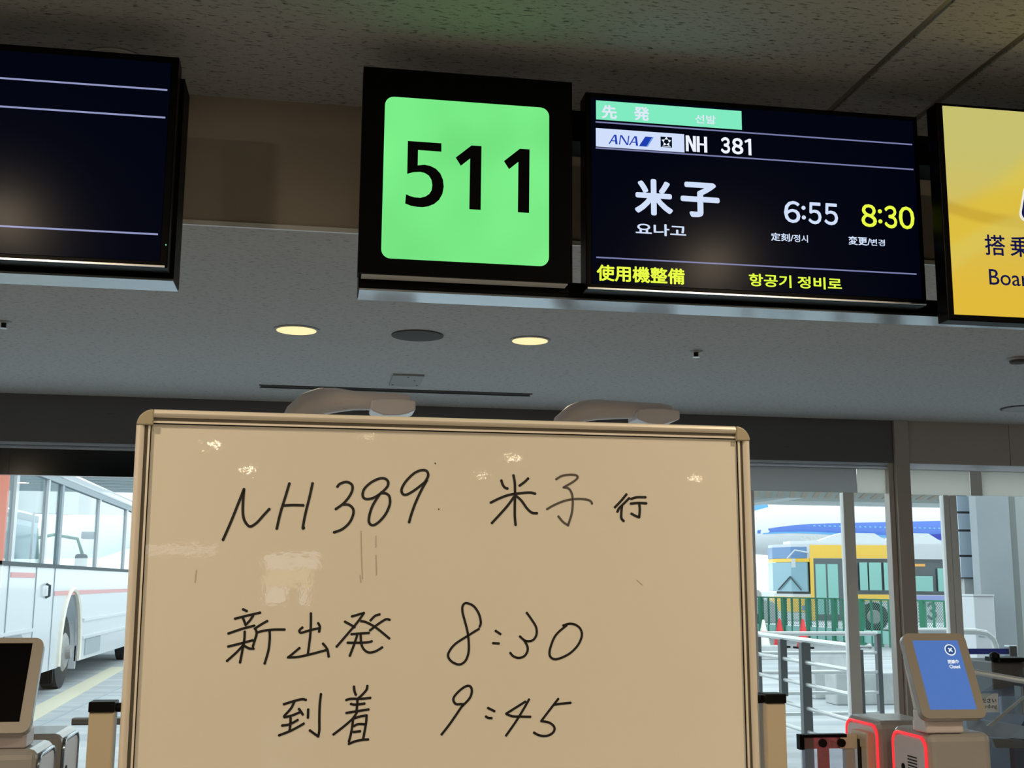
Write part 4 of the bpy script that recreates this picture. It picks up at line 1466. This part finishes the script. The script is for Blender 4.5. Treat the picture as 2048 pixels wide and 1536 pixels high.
def yt(text, a, h_, m, bold, w=None):
    (x0, z0_), (_, z1_) = plane_pt(*a, PT), plane_pt(a[0], h_, PT)
    vs, fs = text_box(text, x0, z0_, w, z1_, bold)
    obj('poster_text', MB().add([(v[0], PT - .0005, v[1]) for v in vs], fs), M[m], t)


xa_ = plane_pt(1971, 510, PT)[0]
for i, ch in enumerate('搭乗'):
    (x0, z0_), (x1, z1_) = plane_pt(1971, 510, PT), plane_pt(2009, 471, PT)
    gw = x1 - x0
    vs, fs = text_box(ch, x0 + i * gw * 1.24, z0_, x1 + i * gw * 1.24, z1_, .012)
    obj('poster_text', MB().add([(v[0], PT - .0005, v[1]) for v in vs], fs), M['ynavy'], t)
x0, z0_ = plane_pt(1979, 569, PT)
z1_ = plane_pt(1979, 538, PT)[1]
vs, fs = glyphs('Boarding', .004)
a = np.array(vs)
capH = np.array(glyphs('B', .004)[0])
sc_ = (z1_ - z0_) / (capH[:, 1].max() - capH[:, 1].min())
lo = a.min(0)[0]
by = capH[:, 1].min()
obj('poster_text', MB().add([(x0 + (v[0] - lo) * sc_, PT - .0005, z0_ + (v[1] - by) * sc_) for v in vs], fs), M['ynavy'], t)
ix, iz = plane_pt(2041, 412, PT)
pc = [(ix + .17 + .17 * math.cos(q) * (1 if abs(math.cos(q)) > .01 else 1), iz + .015 + .075 * math.sin(q)) for q in np.linspace(0, 2 * math.pi, 25)[:-1]]
pc = rrect(ix, ix + .34, iz - .05, iz + .08, .03)
pc = [(x + (z - iz) * .25, z) for x, z in pc]
obj('poster_icon', MB().xz(pc, PT - .0008, PT), M['ywhite'], t)
pc = rrect(ix + .007, ix + .333, iz - .043, iz + .073, .026)
pc = [(x + (z - iz) * .25, z) for x, z in pc]
obj('poster_icon', MB().xz(pc, PT - .0014, PT - .0008), M['ynavy'], t)

# ---------------------------------------------------------------- soffit fittings


def downlight(p, r, label, group, lamp_w, glow, col):
    t = thing('downlight', label, 'ceiling light', tuple(p), group)
    obj('trim_ring', MB().lathe((p.x, p.y, p.z), [(r * .98, .0), (r * 1.10, .0), (r * 1.12, -.004), (r * 1.0, -.006), (r * .96, -.003)], 40), M['plate'], t, smooth=True)
    obj('diffuser', MB().lathe((p.x, p.y, p.z - .0065), [(r * .97, .0005), (r * .97, -.0008)], 36), glow, t)
    if lamp_w:
        ld = bpy.data.lights.new('downlight_lamp', 'AREA')
        ld.shape = 'DISK'
        ld.size = r * 1.9
        ld.energy = lamp_w
        ld.color = col
        lo_ = bpy.data.objects.new('downlight_lamp', ld)
        COL.objects.link(lo_)
        lo_.location = (0, 0, -.012)
        lo_.parent = t
    return t


warm = (1.0, .79, .52)
downlight(PZ(593, 659, SZ), .098, 'round warm downlight left of the grey speaker disc', 'downlights in the low soffit', SOFFIT_LAMP_W, M['lampglow'], warm)
downlight(PZ(1060, 680, SZ), .092, 'round warm downlight right of the grey speaker disc', 'downlights in the low soffit', SOFFIT_LAMP_W, M['lampglow'], warm)
p = PZ(835, 670, SZ)
t = thing('ceiling_speaker', 'round dark grey speaker disc between the two downlights', 'speaker', tuple(p))
obj('speaker_rim', MB().lathe((p.x, p.y, p.z), [(.118, 0), (.128, 0), (.128, -.006), (.118, -.008)], 40), M['disc'], t, smooth=True)
obj('speaker_grille', MB().lathe((p.x, p.y, p.z), [(.12, 0), (.12, -.006), (.06, -.012), (.01, -.013)], 40), M['disc'], t, smooth=True)
for (px, py), lab in (((1392, 706), 'small chrome sprinkler head right of the downlights'), ((8, 647), 'small chrome sprinkler head at the left edge')):
    p = PZ(px, py - 4, SZ)
    t = thing('sprinkler_head', lab, 'sprinkler', tuple(p), 'sprinklers in the low soffit')
    obj('escutcheon', MB().lathe((p.x, p.y, p.z), [(.035, 0), (.035, -.003), (.018, -.008)], 20), M['plate'], t)
    obj('nozzle', MB().lathe((p.x, p.y, p.z - .006), [(.012, 0), (.012, -.02), (.006, -.024)], 12), M['slot'], t)
    obj('deflector', MB().lathe((p.x, p.y, p.z - .032), [(.02, 0), (.02, -.002)], 14), M['metalsm'], t)
p = PZ(2036, 716, SZ)
t = thing('smoke_detector', 'flat round pale detector near the right edge of the soffit', 'detector', tuple(p))
obj('detector_base', MB().lathe((p.x, p.y, p.z), [(.06, 0), (.06, -.008), (.05, -.014)], 28), M['plate'], t, smooth=True)
obj('detector_core', MB().lathe((p.x, p.y, p.z - .014), [(.045, 0), (.042, -.014), (.02, -.018)], 24), M['disc'], t, smooth=True)
p = PZ(2050, 816, SZ)
t = thing('access_disc', 'thin round ceiling cover in the far right corner', 'ceiling cover', tuple(p))
obj('cover_rim', MB().lathe((p.x, p.y, p.z), [(.16, 0), (.16, -.005), (.15, -.007)], 30), M['disc'], t)
obj('cover_plate', MB().lathe((p.x, p.y, p.z - .006), [(.145, 0), (.145, -.003)], 30), M['plate'], t)
q0, q1, q2, q3 = PZ(778, 768, SZ), PZ(838, 770, SZ), PZ(838, 749, SZ), PZ(778, 747, SZ)
t = thing('ceiling_plate', 'small pale rectangular plate with screws above the whiteboard', 'plate', tuple((q0 + q2) / 2))
obj('plate', MB().box(q0.x, q1.x, q0.y, q2.y, SZ - .012, SZ), M['plate'], t, bevel=.003)
for fx_, fy_ in ((.1, .15), (.9, .15), (.5, .9), (.75, .6)):
    obj('screw', MB().lathe((q0.x + (q1.x - q0.x) * fx_, q0.y + (q2.y - q0.y) * fy_, SZ - .012), [(.007, 0), (.005, -.003)], 8), M['disc'], t)
q0, q1 = PZ(522, 771.5, SZ), PZ(1058, 790.5, SZ)
t = thing('air_diffuser', 'long thin black slot diffuser in the soffit above the whiteboard', 'air vent', tuple((q0 + q1) / 2))
obj('slot', MB().box(q0.x, q1.x, q0.y - .035, q0.y + .035, SZ - .003, SZ), M['slot'], t)
obj('slot_rim', MB().box(q0.x - .01, q1.x + .01, q0.y - .048, q0.y - .036, SZ - .006, SZ).box(q0.x - .01, q1.x + .01, q0.y + .036, q0.y + .048, SZ - .006, SZ), M['disc'], t)

# round fittings hidden behind the hanging signs on the upper ceiling
for (px, py), r, lab in (((233, 122), .10, 'round pale ceiling ring peeping over the left display'), ((1003, 168), .06, 'round ceiling ring just above the gate number sign')):
    p = PZ(px, py, CZ)
    t = thing('ceiling_ring', lab, 'ceiling fitting', tuple(p), 'unlit round fittings on the upper ceiling')
    pts = [(p.x + r * math.cos(q), p.y + r * math.sin(q), p.z - .004) for q in np.linspace(0, 2 * math.pi, 37)[:-1]]
    obj('ring', MB().tube(pts, .003, 6, closed=True), M['trimw'], t, smooth=True)
    obj('cover', MB().lathe((p.x, p.y, p.z), [(r * .97, 0), (r * .97, -.002)], 30), M['ceil_low'], t)

# concourse downlights on the upper ceiling, over and behind the photographer
spots = [(2.0, 1.10), (-1.47, 1.25), (.25, -2.2), (3.7, -2.2), (-3.2, -2.2), (-1.4, -5.2), (2.1, -5.2), (5.4, -5.2), (-5.0, -5.2), (5.4, .7), (-5.0, .8),
         (-.25, -10.07), (.25, -13.18), (3.57, -10.38), (3.69, -12.88), (7.0, -12.42), (1.44, -8.71)]  # lamps not read off a reflection are added to even the board light
lab = ['over the photographer at right', 'over the photographer at left', 'second row centre', 'second row right', 'second row left', 'third row left', 'third row centre', 'third row right',
       'third row far left', 'front row far right', 'front row far left', 'fourth row left', 'last row left', 'fourth row right', 'last row centre', 'last row right', 'between third and fourth row']
for (x, y), l in zip(spots, lab):
    near = y > -7
    downlight(Vector((x, y, CZ)), .095, 'warm concourse downlight, ' + l, 'concourse downlights', ROOM_LAMP_W if near else ROOM_LAMP_W * (.02 if y == -8.71 else .14), M['lampglow'] if y == -8.71 else M['lampglow_far'], (1.0, .80, .55))

# ---------------------------------------------------------------- curved reader arms behind the whiteboard


def arm(pts, head, pole_x, label):
    Y = 4.5
    t = thing('curved_arm', label, 'reader arm', (pole_x, Y, 0), 'curved arms behind the whiteboard')
    cen, rad = [], []
    for (xa, ya), (xb, yb) in pts:
        a, b = PY(xa, ya, Y), PY(xb, yb, Y)
        cen.append((a + b) / 2)
        rad.append((a - b).length / 2)
    low = cen[0]
    path = [Vector((pole_x, Y, 0)), Vector((pole_x, Y, low.z - .25)), Vector((pole_x + .01, Y, low.z - .10))] + cen
    r = [rad[0], rad[0], rad[0]] + rad
    obj('arm_tube', MB().tube(path, r, 20, sq=((0, 1, 0), 1.3)), M['arm'], t, smooth=True)
    hp_ = [PY(x, y, Y - .02) for x, y in head]
    obj('reader_head', MB().prism([Vector((p.x, Y + .075, p.z)) for p in hp_], (0, -.15, 0)), M['arm_head'], t, bevel=.006)
    obj('base_plate', MB().lathe((pole_x, Y, 0), [(.16, 0), (.16, .015), (.05, .03)], 24), M['arm'], t)
    return t


arm([((572, 818), (622, 836)), ((592, 799), (641, 823)), ((620, 787), (665, 819)), ((655, 783), (690, 818)), ((700, 783.5), (715, 819)), ((760, 785), (762, 820)), ((800, 787), (800, 818)), ((820, 790), (818, 812))],
    [(740, 808), (742, 803), (765, 800.5), (800, 801), (822, 804), (829, 806), (829, 824), (812, 831), (795, 834), (765, 834), (745, 826), (740, 822)], -.13, 'curved grey arm with reader head above the whiteboard, left of two')
arm([((1108, 838), (1150, 852)), ((1128, 820), (1165, 839)), ((1150, 808), (1182, 837)), ((1180, 802.5), (1205, 836)), ((1220, 803), (1235, 837)), ((1275, 804.5), (1275, 837)), ((1320, 807), (1320, 836)), ((1342, 812), (1340, 832))],
    [(1268, 827), (1270, 822), (1292, 819.5), (1325, 820.5), (1348, 824), (1352, 826), (1352, 842), (1335, 847), (1318, 852), (1290, 850), (1268, 842)], .92, 'curved grey arm with reader head above the whiteboard, right of two')

# ---------------------------------------------------------------- the whiteboard
byaw, btilt, broll = math.radians(2.34), math.radians(-.07), math.radians(.35)
bu = Vector((math.cos(byaw), math.sin(byaw), 0))
bn = Vector((math.sin(byaw), -math.cos(byaw), 0))
bv = Vector((0, 0, 1))
bv, bn = bv * math.cos(btilt) + bn * math.sin(btilt), bn * math.cos(btilt) - bv * math.sin(btilt)
bu, bv = bu * math.cos(broll) + bv * math.sin(broll), -bu * math.sin(broll) + bv * math.cos(broll)
BO = Vector((.269, 2.2458, 1.8162))      # top centre of the front face
BWH, BHH = .6, .9


def bp(a, b, c=0.0):
    """board point: a across, b down from the top edge, c toward the viewer."""
    return BO + bu * a - bv * b + bn * c


t = thing('whiteboard', 'mobile whiteboard with handwritten flight NH389 delay notice', 'whiteboard', (BO.x, BO.y, 0))


def bbox_(a0, a1, b0, b1, c0, c1):
    return MB().add([bp(a, b, c) for c in (c0, c1) for b in (b0, b1) for a in (a0, a1)],
                    [(0, 1, 3, 2), (4, 6, 7, 5), (0, 4, 5, 1), (2, 3, 7, 6), (0, 2, 6, 4), (1, 5, 7, 3)])


FW = .0265
obj('writing_surface', bbox_(-BWH + FW - .002, BWH - FW + .002, FW - .002, BHH - FW + .002, -.014, -.008), M['board'], t)
SURF = -.008
obj('back_panel', bbox_(-BWH + .01, BWH - .01, .01, BHH - .01, -.024, -.016), M['frame_al'], t)
# frame rails: rounded outer bar, dark groove, light inner lip
CR = .030


def rail(a0, b0, a1, b1, ia, ib, name='frame_rail'):
    """bar along (a0,b0)-(a1,b1); (ia,ib) points inward."""
    mb = MB()
    prof = [(0, -.020), (0, -.004), (.003, .0005), (.0075, .002), (.012, .0005), (.0148, -.003), (.0148, -.020)]
    n = len(prof)
    vs = [bp(a + ia * w, b + ib * w, c) for a, b in ((a0, b0), (a1, b1)) for w, c in prof]
    fs = [(i, (i + 1) % n, (i + 1) % n + n, i + n) for i in range(n)] + [tuple(range(n)), tuple(range(2 * n - 1, n - 1, -1))]
    r = obj(name, mb.add(vs, fs), M['frame_al'], t, smooth=True)
    for (w0, w1, c, m, nm) in ((.0148, .0215, -.0060, 'frame_dark', 'groove'), (.0215, .0252, -.0022, 'frame_al', 'inner_lip'), (.0252, .0268, -.0060, 'black_matte', 'surface_seal')):
        mb = MB()
        vs = [bp(a + ia * w, b + ib * w, cc) for a, b in ((a0, b0), (a1, b1)) for w, cc in ((w0, -.018), (w0, c), (w1, c), (w1, -.018))]
        obj(nm, mb.add(vs, [(0, 1, 5, 4), (1, 2, 6, 5), (2, 3, 7, 6), (3, 0, 4, 7), (0, 3, 2, 1), (4, 5, 6, 7)]), M[m], r)
    return r


rail(-BWH + CR, 0, BWH - CR, 0, 0, 1)
rail(-BWH, CR, -BWH, BHH - CR, 1, 0)
rail(BWH, CR, BWH, BHH - CR, -1, 0)
rail(-BWH + CR, BHH, BWH - CR, BHH, 0, -1)
for sa, sb in ((-1, 0), (1, 0), (-1, 1), (1, 1)):
    ca = sa * (BWH - CR)
    cb = CR if sb == 0 else BHH - CR
    vb = -1 if sb == 0 else 1
    out = [(ca + sa * CR * .98 * math.sin(q), cb + vb * CR * .98 * math.cos(q)) for q in np.linspace(0, math.pi / 2, 9)]
    inn = [(ca + sa * .004, cb), (ca, cb), (ca, cb + vb * .004)]
    pts = out + inn
    mb = MB().prism([bp(a, b, -.018) for a, b in pts], bn * .0215)
    obj('corner_cap', mb, M['corner'], t, bevel=.0025)
obj('pen_tray', bbox_(-.5, .5, BHH - .005, BHH + .012, -.01, .055), M['frame_al'], t, bevel=.003)
# stand
for sx, (x0, x1), yp in ((-1, (-.381, -.338), 2.222), (1, (.882, .923), 2.258)):
    po = obj('stand_post', MB().box(x0, x1, yp, yp + .04, .08, 1.272), M['post'], t, bevel=.003)
    obj('post_cap', MB().box(x0 - .001, x1 + .001, yp - .0025, yp + .042, 1.272, 1.290), M['rubber'], po, bevel=.002)
    xi = x1 if sx < 0 else x0
    obj('pivot_knob', MB().cyl((xi, yp + .023, 1.278), (xi - sx * .022, yp + .023, 1.278), .008, 12), M['rubber'], po)
    obj('foot', MB().box(x0 - .002, x1 + .002, 1.95, 2.55, .05, .09), M['post'], t, bevel=.004)
    for fy_ in (1.99, 2.51):
        obj('castor', MB().lathe(((x0 + x1) / 2 - .012, fy_, .025), [(.012, 0), (.025, .002), (.025, .022), (.012, .024)], 16, 'x'), M['rubber'], t)
obj('cross_bar', MB().prism([(-.338, 2.23, .3), (.882, 2.262, .3), (.882, 2.262, .34), (-.338, 2.23, .34)], (0, .025, 0)), M['post'], t)

# handwriting: strokes followed on the board plane
BS = BO + bn * (SURF + .0006)


def on_board(px, py):
    d = _ray(px, py)
    return EYE + d * ((BS - EYE).dot(bn) / d.dot(bn))


def smooth_line(pts, n=4):
    if len(pts) < 3:
        return pts
    P = [pts[0]] + pts + [pts[-1]]
    o = []
    for i in range(1, len(P) - 2):
        p0, p1, p2, p3 = P[i - 1:i + 3]
        for k in range(n):
            s = k / n
            o.append(.5 * ((2 * p1) + (p2 - p0) * s + (2 * p0 - 5 * p1 + 4 * p2 - p3) * s * s + (3 * p1 - p0 - 3 * p2 + p3) * s ** 3))
    o.append(P[-2])
    return o


def stroke(mb, pts, w):
    P = smooth_line([Vector(p) for p in pts])
    for i, p in enumerate(P):
        last = i in (0, len(P) - 1)
        r = w * (1.12 if last else 1.0)
        c = [p + bu * (r * math.cos(q)) + bv * (r * math.sin(q)) + bn * (.00002 * (i % 3)) for q in np.linspace(0, 2 * math.pi, 11)[:-1]]
        mb.add(c, [tuple(range(10))])
        if i < len(P) - 1:
            d = (P[i + 1] - p)
            if d.length < 1e-6:
                continue
            d.normalize()
            s = d.cross(bn) * w
            e = bn * .00008
            mb.add([p + s + e, P[i + 1] + s + e, P[i + 1] - s + e, p - s + e], [(0, 1, 2, 3)])


def write(crop, strokes, m='marker', w=.00245):
    ox, oy, sc = crop
    mb = MB()
    for s in strokes:
        stroke(mb, [on_board(ox + x * sc, oy + y * sc) for x, y in s], w)
    obj('marker_character', mb, M[m], t)


A_ = (420, 900, .234375)
write(A_, [[(112, 765), (180, 610), (240, 460), (288, 340)], [(290, 335), (283, 420), (280, 520), (290, 590), (320, 640), (350, 652), (400, 620), (450, 565), (505, 505)]])
write(A_, [[(677, 287), (640, 410), (600, 540), (570, 670)], [(875, 285), (850, 400), (815, 540), (793, 660), (800, 665)], [(622, 475), (700, 470), (795, 472)]])
write(A_, [[(1088, 312), (1110, 288), (1165, 272), (1210, 295), (1215, 340), (1190, 395), (1140, 455), (1075, 503)], [(1140, 465), (1185, 468), (1220, 500), (1222, 550), (1190, 620), (1130, 675), (1060, 702)]])
write(A_, [[(1480, 350), (1515, 310), (1520, 270), (1490, 243), (1440, 245), (1370, 280), (1315, 335), (1303, 390), (1330, 418), (1390, 410), (1450, 375), (1465, 360)],
           [(1450, 375), (1390, 470), (1360, 560), (1358, 620), (1390, 642), (1440, 615), (1500, 545), (1535, 460), (1530, 395), (1500, 370), (1465, 368)]])
write(A_, [[(1840, 265), (1862, 220), (1850, 180), (1805, 172), (1740, 200), (1670, 270), (1635, 335), (1645, 375), (1680, 380), (1750, 340), (1845, 265)], [(1850, 260), (1800, 350), (1750, 460), (1715, 560), (1700, 615)]])
write(A_, [[(1921, 112), (1924, 117)], [(1952, 503), (1953, 508)]], w=.001)
B_ = (900, 900, .219727)
write(B_, [[(468, 278), (480, 315), (500, 342), (522, 350)], [(710, 260), (680, 290), (635, 323)], [(578, 232), (590, 300), (592, 400), (590, 500), (590, 600), (597, 680)],
           [(373, 478), (450, 440), (540, 408), (640, 393), (730, 387), (773, 397)], [(580, 430), (530, 500), (460, 580), (383, 663)], [(605, 420), (650, 460), (700, 530), (745, 570), (790, 575)]])
write(B_, [[(968, 265), (1020, 235), (1090, 225), (1150, 230), (1160, 255), (1120, 290), (1060, 325), (1035, 340)], [(1035, 340), (1080, 350), (1110, 400), (1118, 480), (1110, 570), (1090, 640), (1075, 685)],
           [(1075, 685), (1030, 655), (988, 605)], [(885, 537), (950, 500), (1050, 460), (1150, 445), (1240, 450), (1280, 465), (1293, 487)]], 'marker_grey', .0021)
write(B_, [[(1605, 405), (1560, 460), (1503, 520)], [(1630, 440), (1580, 490), (1540, 530), (1525, 560)], [(1565, 510), (1560, 570), (1560, 620), (1580, 645)], [(1650, 445), (1700, 430), (1778, 430)],
           [(1648, 488), (1710, 482), (1785, 485)], [(1722, 490), (1728, 540), (1722, 610)], [(1720, 612), (1690, 600), (1653, 580)]])
C_ = (420, 1180, .195313)
write(C_, [[(340, 198), (375, 215)], [(258, 293), (380, 262), (512, 232)], [(340, 292), (365, 358)], [(440, 265), (410, 310), (378, 345)], [(190, 445), (320, 400), (452, 365)], [(355, 428), (352, 500), (335, 600), (308, 740)],
           [(188, 578), (310, 548), (435, 515)], [(345, 560), (270, 640), (175, 725)], [(350, 570), (400, 598), (445, 600)], [(585, 318), (520, 355), (460, 395)], [(462, 395), (478, 440), (460, 510), (440, 575)],
           [(480, 435), (560, 415), (660, 405), (762, 405)], [(610, 420), (612, 500), (598, 620), (560, 752)]], w=.0022)
write(C_, [[(1033, 240), (1033, 350), (1025, 480), (1003, 650)], [(945, 385), (915, 415), (930, 438), (980, 425), (1050, 405), (1125, 390)], [(1108, 340), (1125, 375), (1118, 425)], [(915, 595), (850, 650), (800, 690)],
           [(800, 690), (900, 685), (1020, 660), (1190, 615)], [(1158, 550), (1200, 605), (1215, 680)]], w=.0022)
write(C_, [[(1455, 270), (1575, 235)], [(1575, 237), (1510, 330), (1400, 460), (1298, 578)], [(1383, 325), (1430, 350), (1480, 380)], [(1645, 310), (1690, 265), (1735, 250)], [(1550, 320), (1600, 330), (1700, 385), (1835, 495)],
           [(1838, 305), (1800, 300), (1720, 350), (1640, 412)], [(1450, 452), (1540, 445), (1625, 440)], [(1412, 540), (1530, 540), (1620, 535), (1655, 525)], [(1505, 470), (1475, 560), (1432, 672)],
           [(1543, 455), (1548, 540), (1570, 600), (1620, 638), (1690, 630), (1762, 588)]], w=.0022)
D_ = (520, 1350, .146484)
write(D_, [[(328, 398), (450, 360), (570, 330), (625, 340)], [(465, 375), (420, 460), (335, 555), (335, 572)], [(335, 575), (430, 555), (550, 505)], [(533, 465), (560, 500), (583, 538)], [(418, 590), (415, 670), (405, 750)],
           [(305, 690), (400, 675), (470, 640), (512, 615)], [(262, 823), (400, 770), (500, 720), (595, 665)], [(658, 472), (655, 580)], [(832, 262), (815, 420), (810, 600), (810, 750), (795, 838)], [(795, 838), (740, 800), (682, 757)]], w=.0022)
write(D_, [[(1283, 160), (1290, 220), (1308, 268)], [(1465, 150), (1455, 200), (1400, 265), (1345, 315)], [(1180, 340), (1240, 325), (1380, 325), (1505, 312)], [(1330, 330), (1328, 400), (1320, 470)], [(1243, 395), (1300, 405), (1425, 390)],
           [(1182, 518), (1300, 498), (1480, 470)], [(1320, 515), (1270, 590), (1160, 690), (1005, 810)], [(1270, 610), (1260, 700), (1240, 810), (1215, 905)], [(1295, 590), (1370, 565), (1455, 552)],
           [(1455, 552), (1450, 640), (1430, 760), (1410, 870)], [(1285, 695), (1340, 670), (1430, 672)], [(1280, 778), (1365, 768)], [(1215, 940), (1300, 905), (1400, 885), (1475, 880)]], w=.0022)
E_ = (860, 1180, .208333)
write(E_, [[(478, 350), (488, 310), (470, 230), (420, 155), (350, 125), (315, 150), (312, 210), (335, 300), (360, 400), (372, 500), (370, 600), (340, 680), (285, 715), (220, 695), (178, 650), (180, 600), (240, 520), (370, 435), (468, 374)]], w=.0022)
write(E_, [[(632, 393), (675, 422)], [(607, 510), (660, 513)]], w=.0022)
write(E_, [[(930, 220), (980, 290), (1020, 360), (1022, 430), (990, 480), (940, 492), (900, 478), (865, 447)], [(905, 485), (935, 540), (935, 590), (905, 635), (850, 652), (800, 635), (772, 605)]], w=.0022)
write(E_, [[(1280, 340), (1340, 323), (1400, 335), (1445, 375), (1458, 440), (1420, 530), (1340, 610), (1240, 658), (1180, 660), (1148, 620), (1160, 540), (1210, 430), (1310, 340)]], w=.0022)
write(E_, [[(300, 1095), (250, 1095), (225, 1060), (235, 1020), (290, 960), (350, 922), (390, 928), (402, 975), (380, 1040), (310, 1115)], [(320, 1095), (250, 1200), (180, 1300), (113, 1385)]], w=.0022)
write(E_, [[(558, 1133), (617, 1162)], [(538, 1215), (560, 1228), (590, 1230)]], w=.0022)
write(E_, [[(950, 1052), (900, 1140), (820, 1270), (732, 1395)], [(915, 1072), (830, 1125), (735, 1185)], [(735, 1190), (790, 1212), (870, 1215), (962, 1217)]], w=.0022)
write(E_, [[(1230, 1047), (1150, 1150), (1070, 1255)], [(1195, 1100), (1270, 1090), (1348, 1083)], [(1070, 1258), (1150, 1275), (1195, 1320), (1180, 1370), (1120, 1400), (1050, 1395), (1000, 1370)]], w=.0022)

# old drips and scratches left on the board
M['stain'] = mat('faint_board_stain', (.50, .45, .36), .5)
mb = MB()
for pts in ([(722, 1062), (723, 1110), (725, 1158)], [(752, 1072), (752, 1095)], [(752, 1110), (753, 1150)], [(393, 1140), (390, 1165)], [(1274, 1160), (1285, 1170)], [(305, 850), (307, 862)], [(720, 1150), (722, 1165)]):
    stroke(mb, [on_board(*p_) for p_ in pts], .0006)
obj('board_stain', mb, M['stain'], t, kind='stuff')

# ---------------------------------------------------------------- lit panels on the wall behind the photographer
M['wallglow'] = mat('white_lightbox_face', (.6, .6, .6), .5, emit=(1, 1, 1), estr=2.6)
M['wallglow2'] = mat('yellow_lightbox_face', (.6, .6, .4), .5, emit=(1, .95, .55), estr=1.8)
t = thing('wall_lightbox', 'white and yellow lightbox on the wall behind the photographer', 'lightbox', (1.1, YN, 1.2))
obj('box_frame', MB().box(.64, 1.60, YN, YN + .08, 1.18, 2.04), M['black'], t)
obj('white_face', MB().box(.66, 1.58, YN + .08, YN + .085, 1.78, 2.02), M['wallglow'], t)
obj('yellow_face', MB().box(.66, 1.45, YN + .08, YN + .085, 1.48, 1.76), M['wallglow2'], t)
obj('white_face', MB().box(.70, 1.05, YN + .08, YN + .085, 1.20, 1.46), M['wallglow'], t)
obj('white_face', MB().box(1.28, 1.42, YN + .08, YN + .085, 1.20, 1.46), M['wallglow'], t)
t = thing('strip_light', 'long white strip light on the wall behind the photographer', 'light', (-.8, YN, 2.0))
obj('strip_housing', MB().box(-1.7, -.1, YN, YN + .06, 1.97, 2.14), M['black'], t)
obj('strip_face', MB().box(-1.68, -.12, YN + .06, YN + .065, 2.06, 2.12), M['wallglow'], t)
obj('strip_face', MB().box(-1.68, -.12, YN + .06, YN + .065, 1.99, 2.03), M['wallglow'], t)

for o in SC.objects:
    if '_org' in o:
        del o['_org']
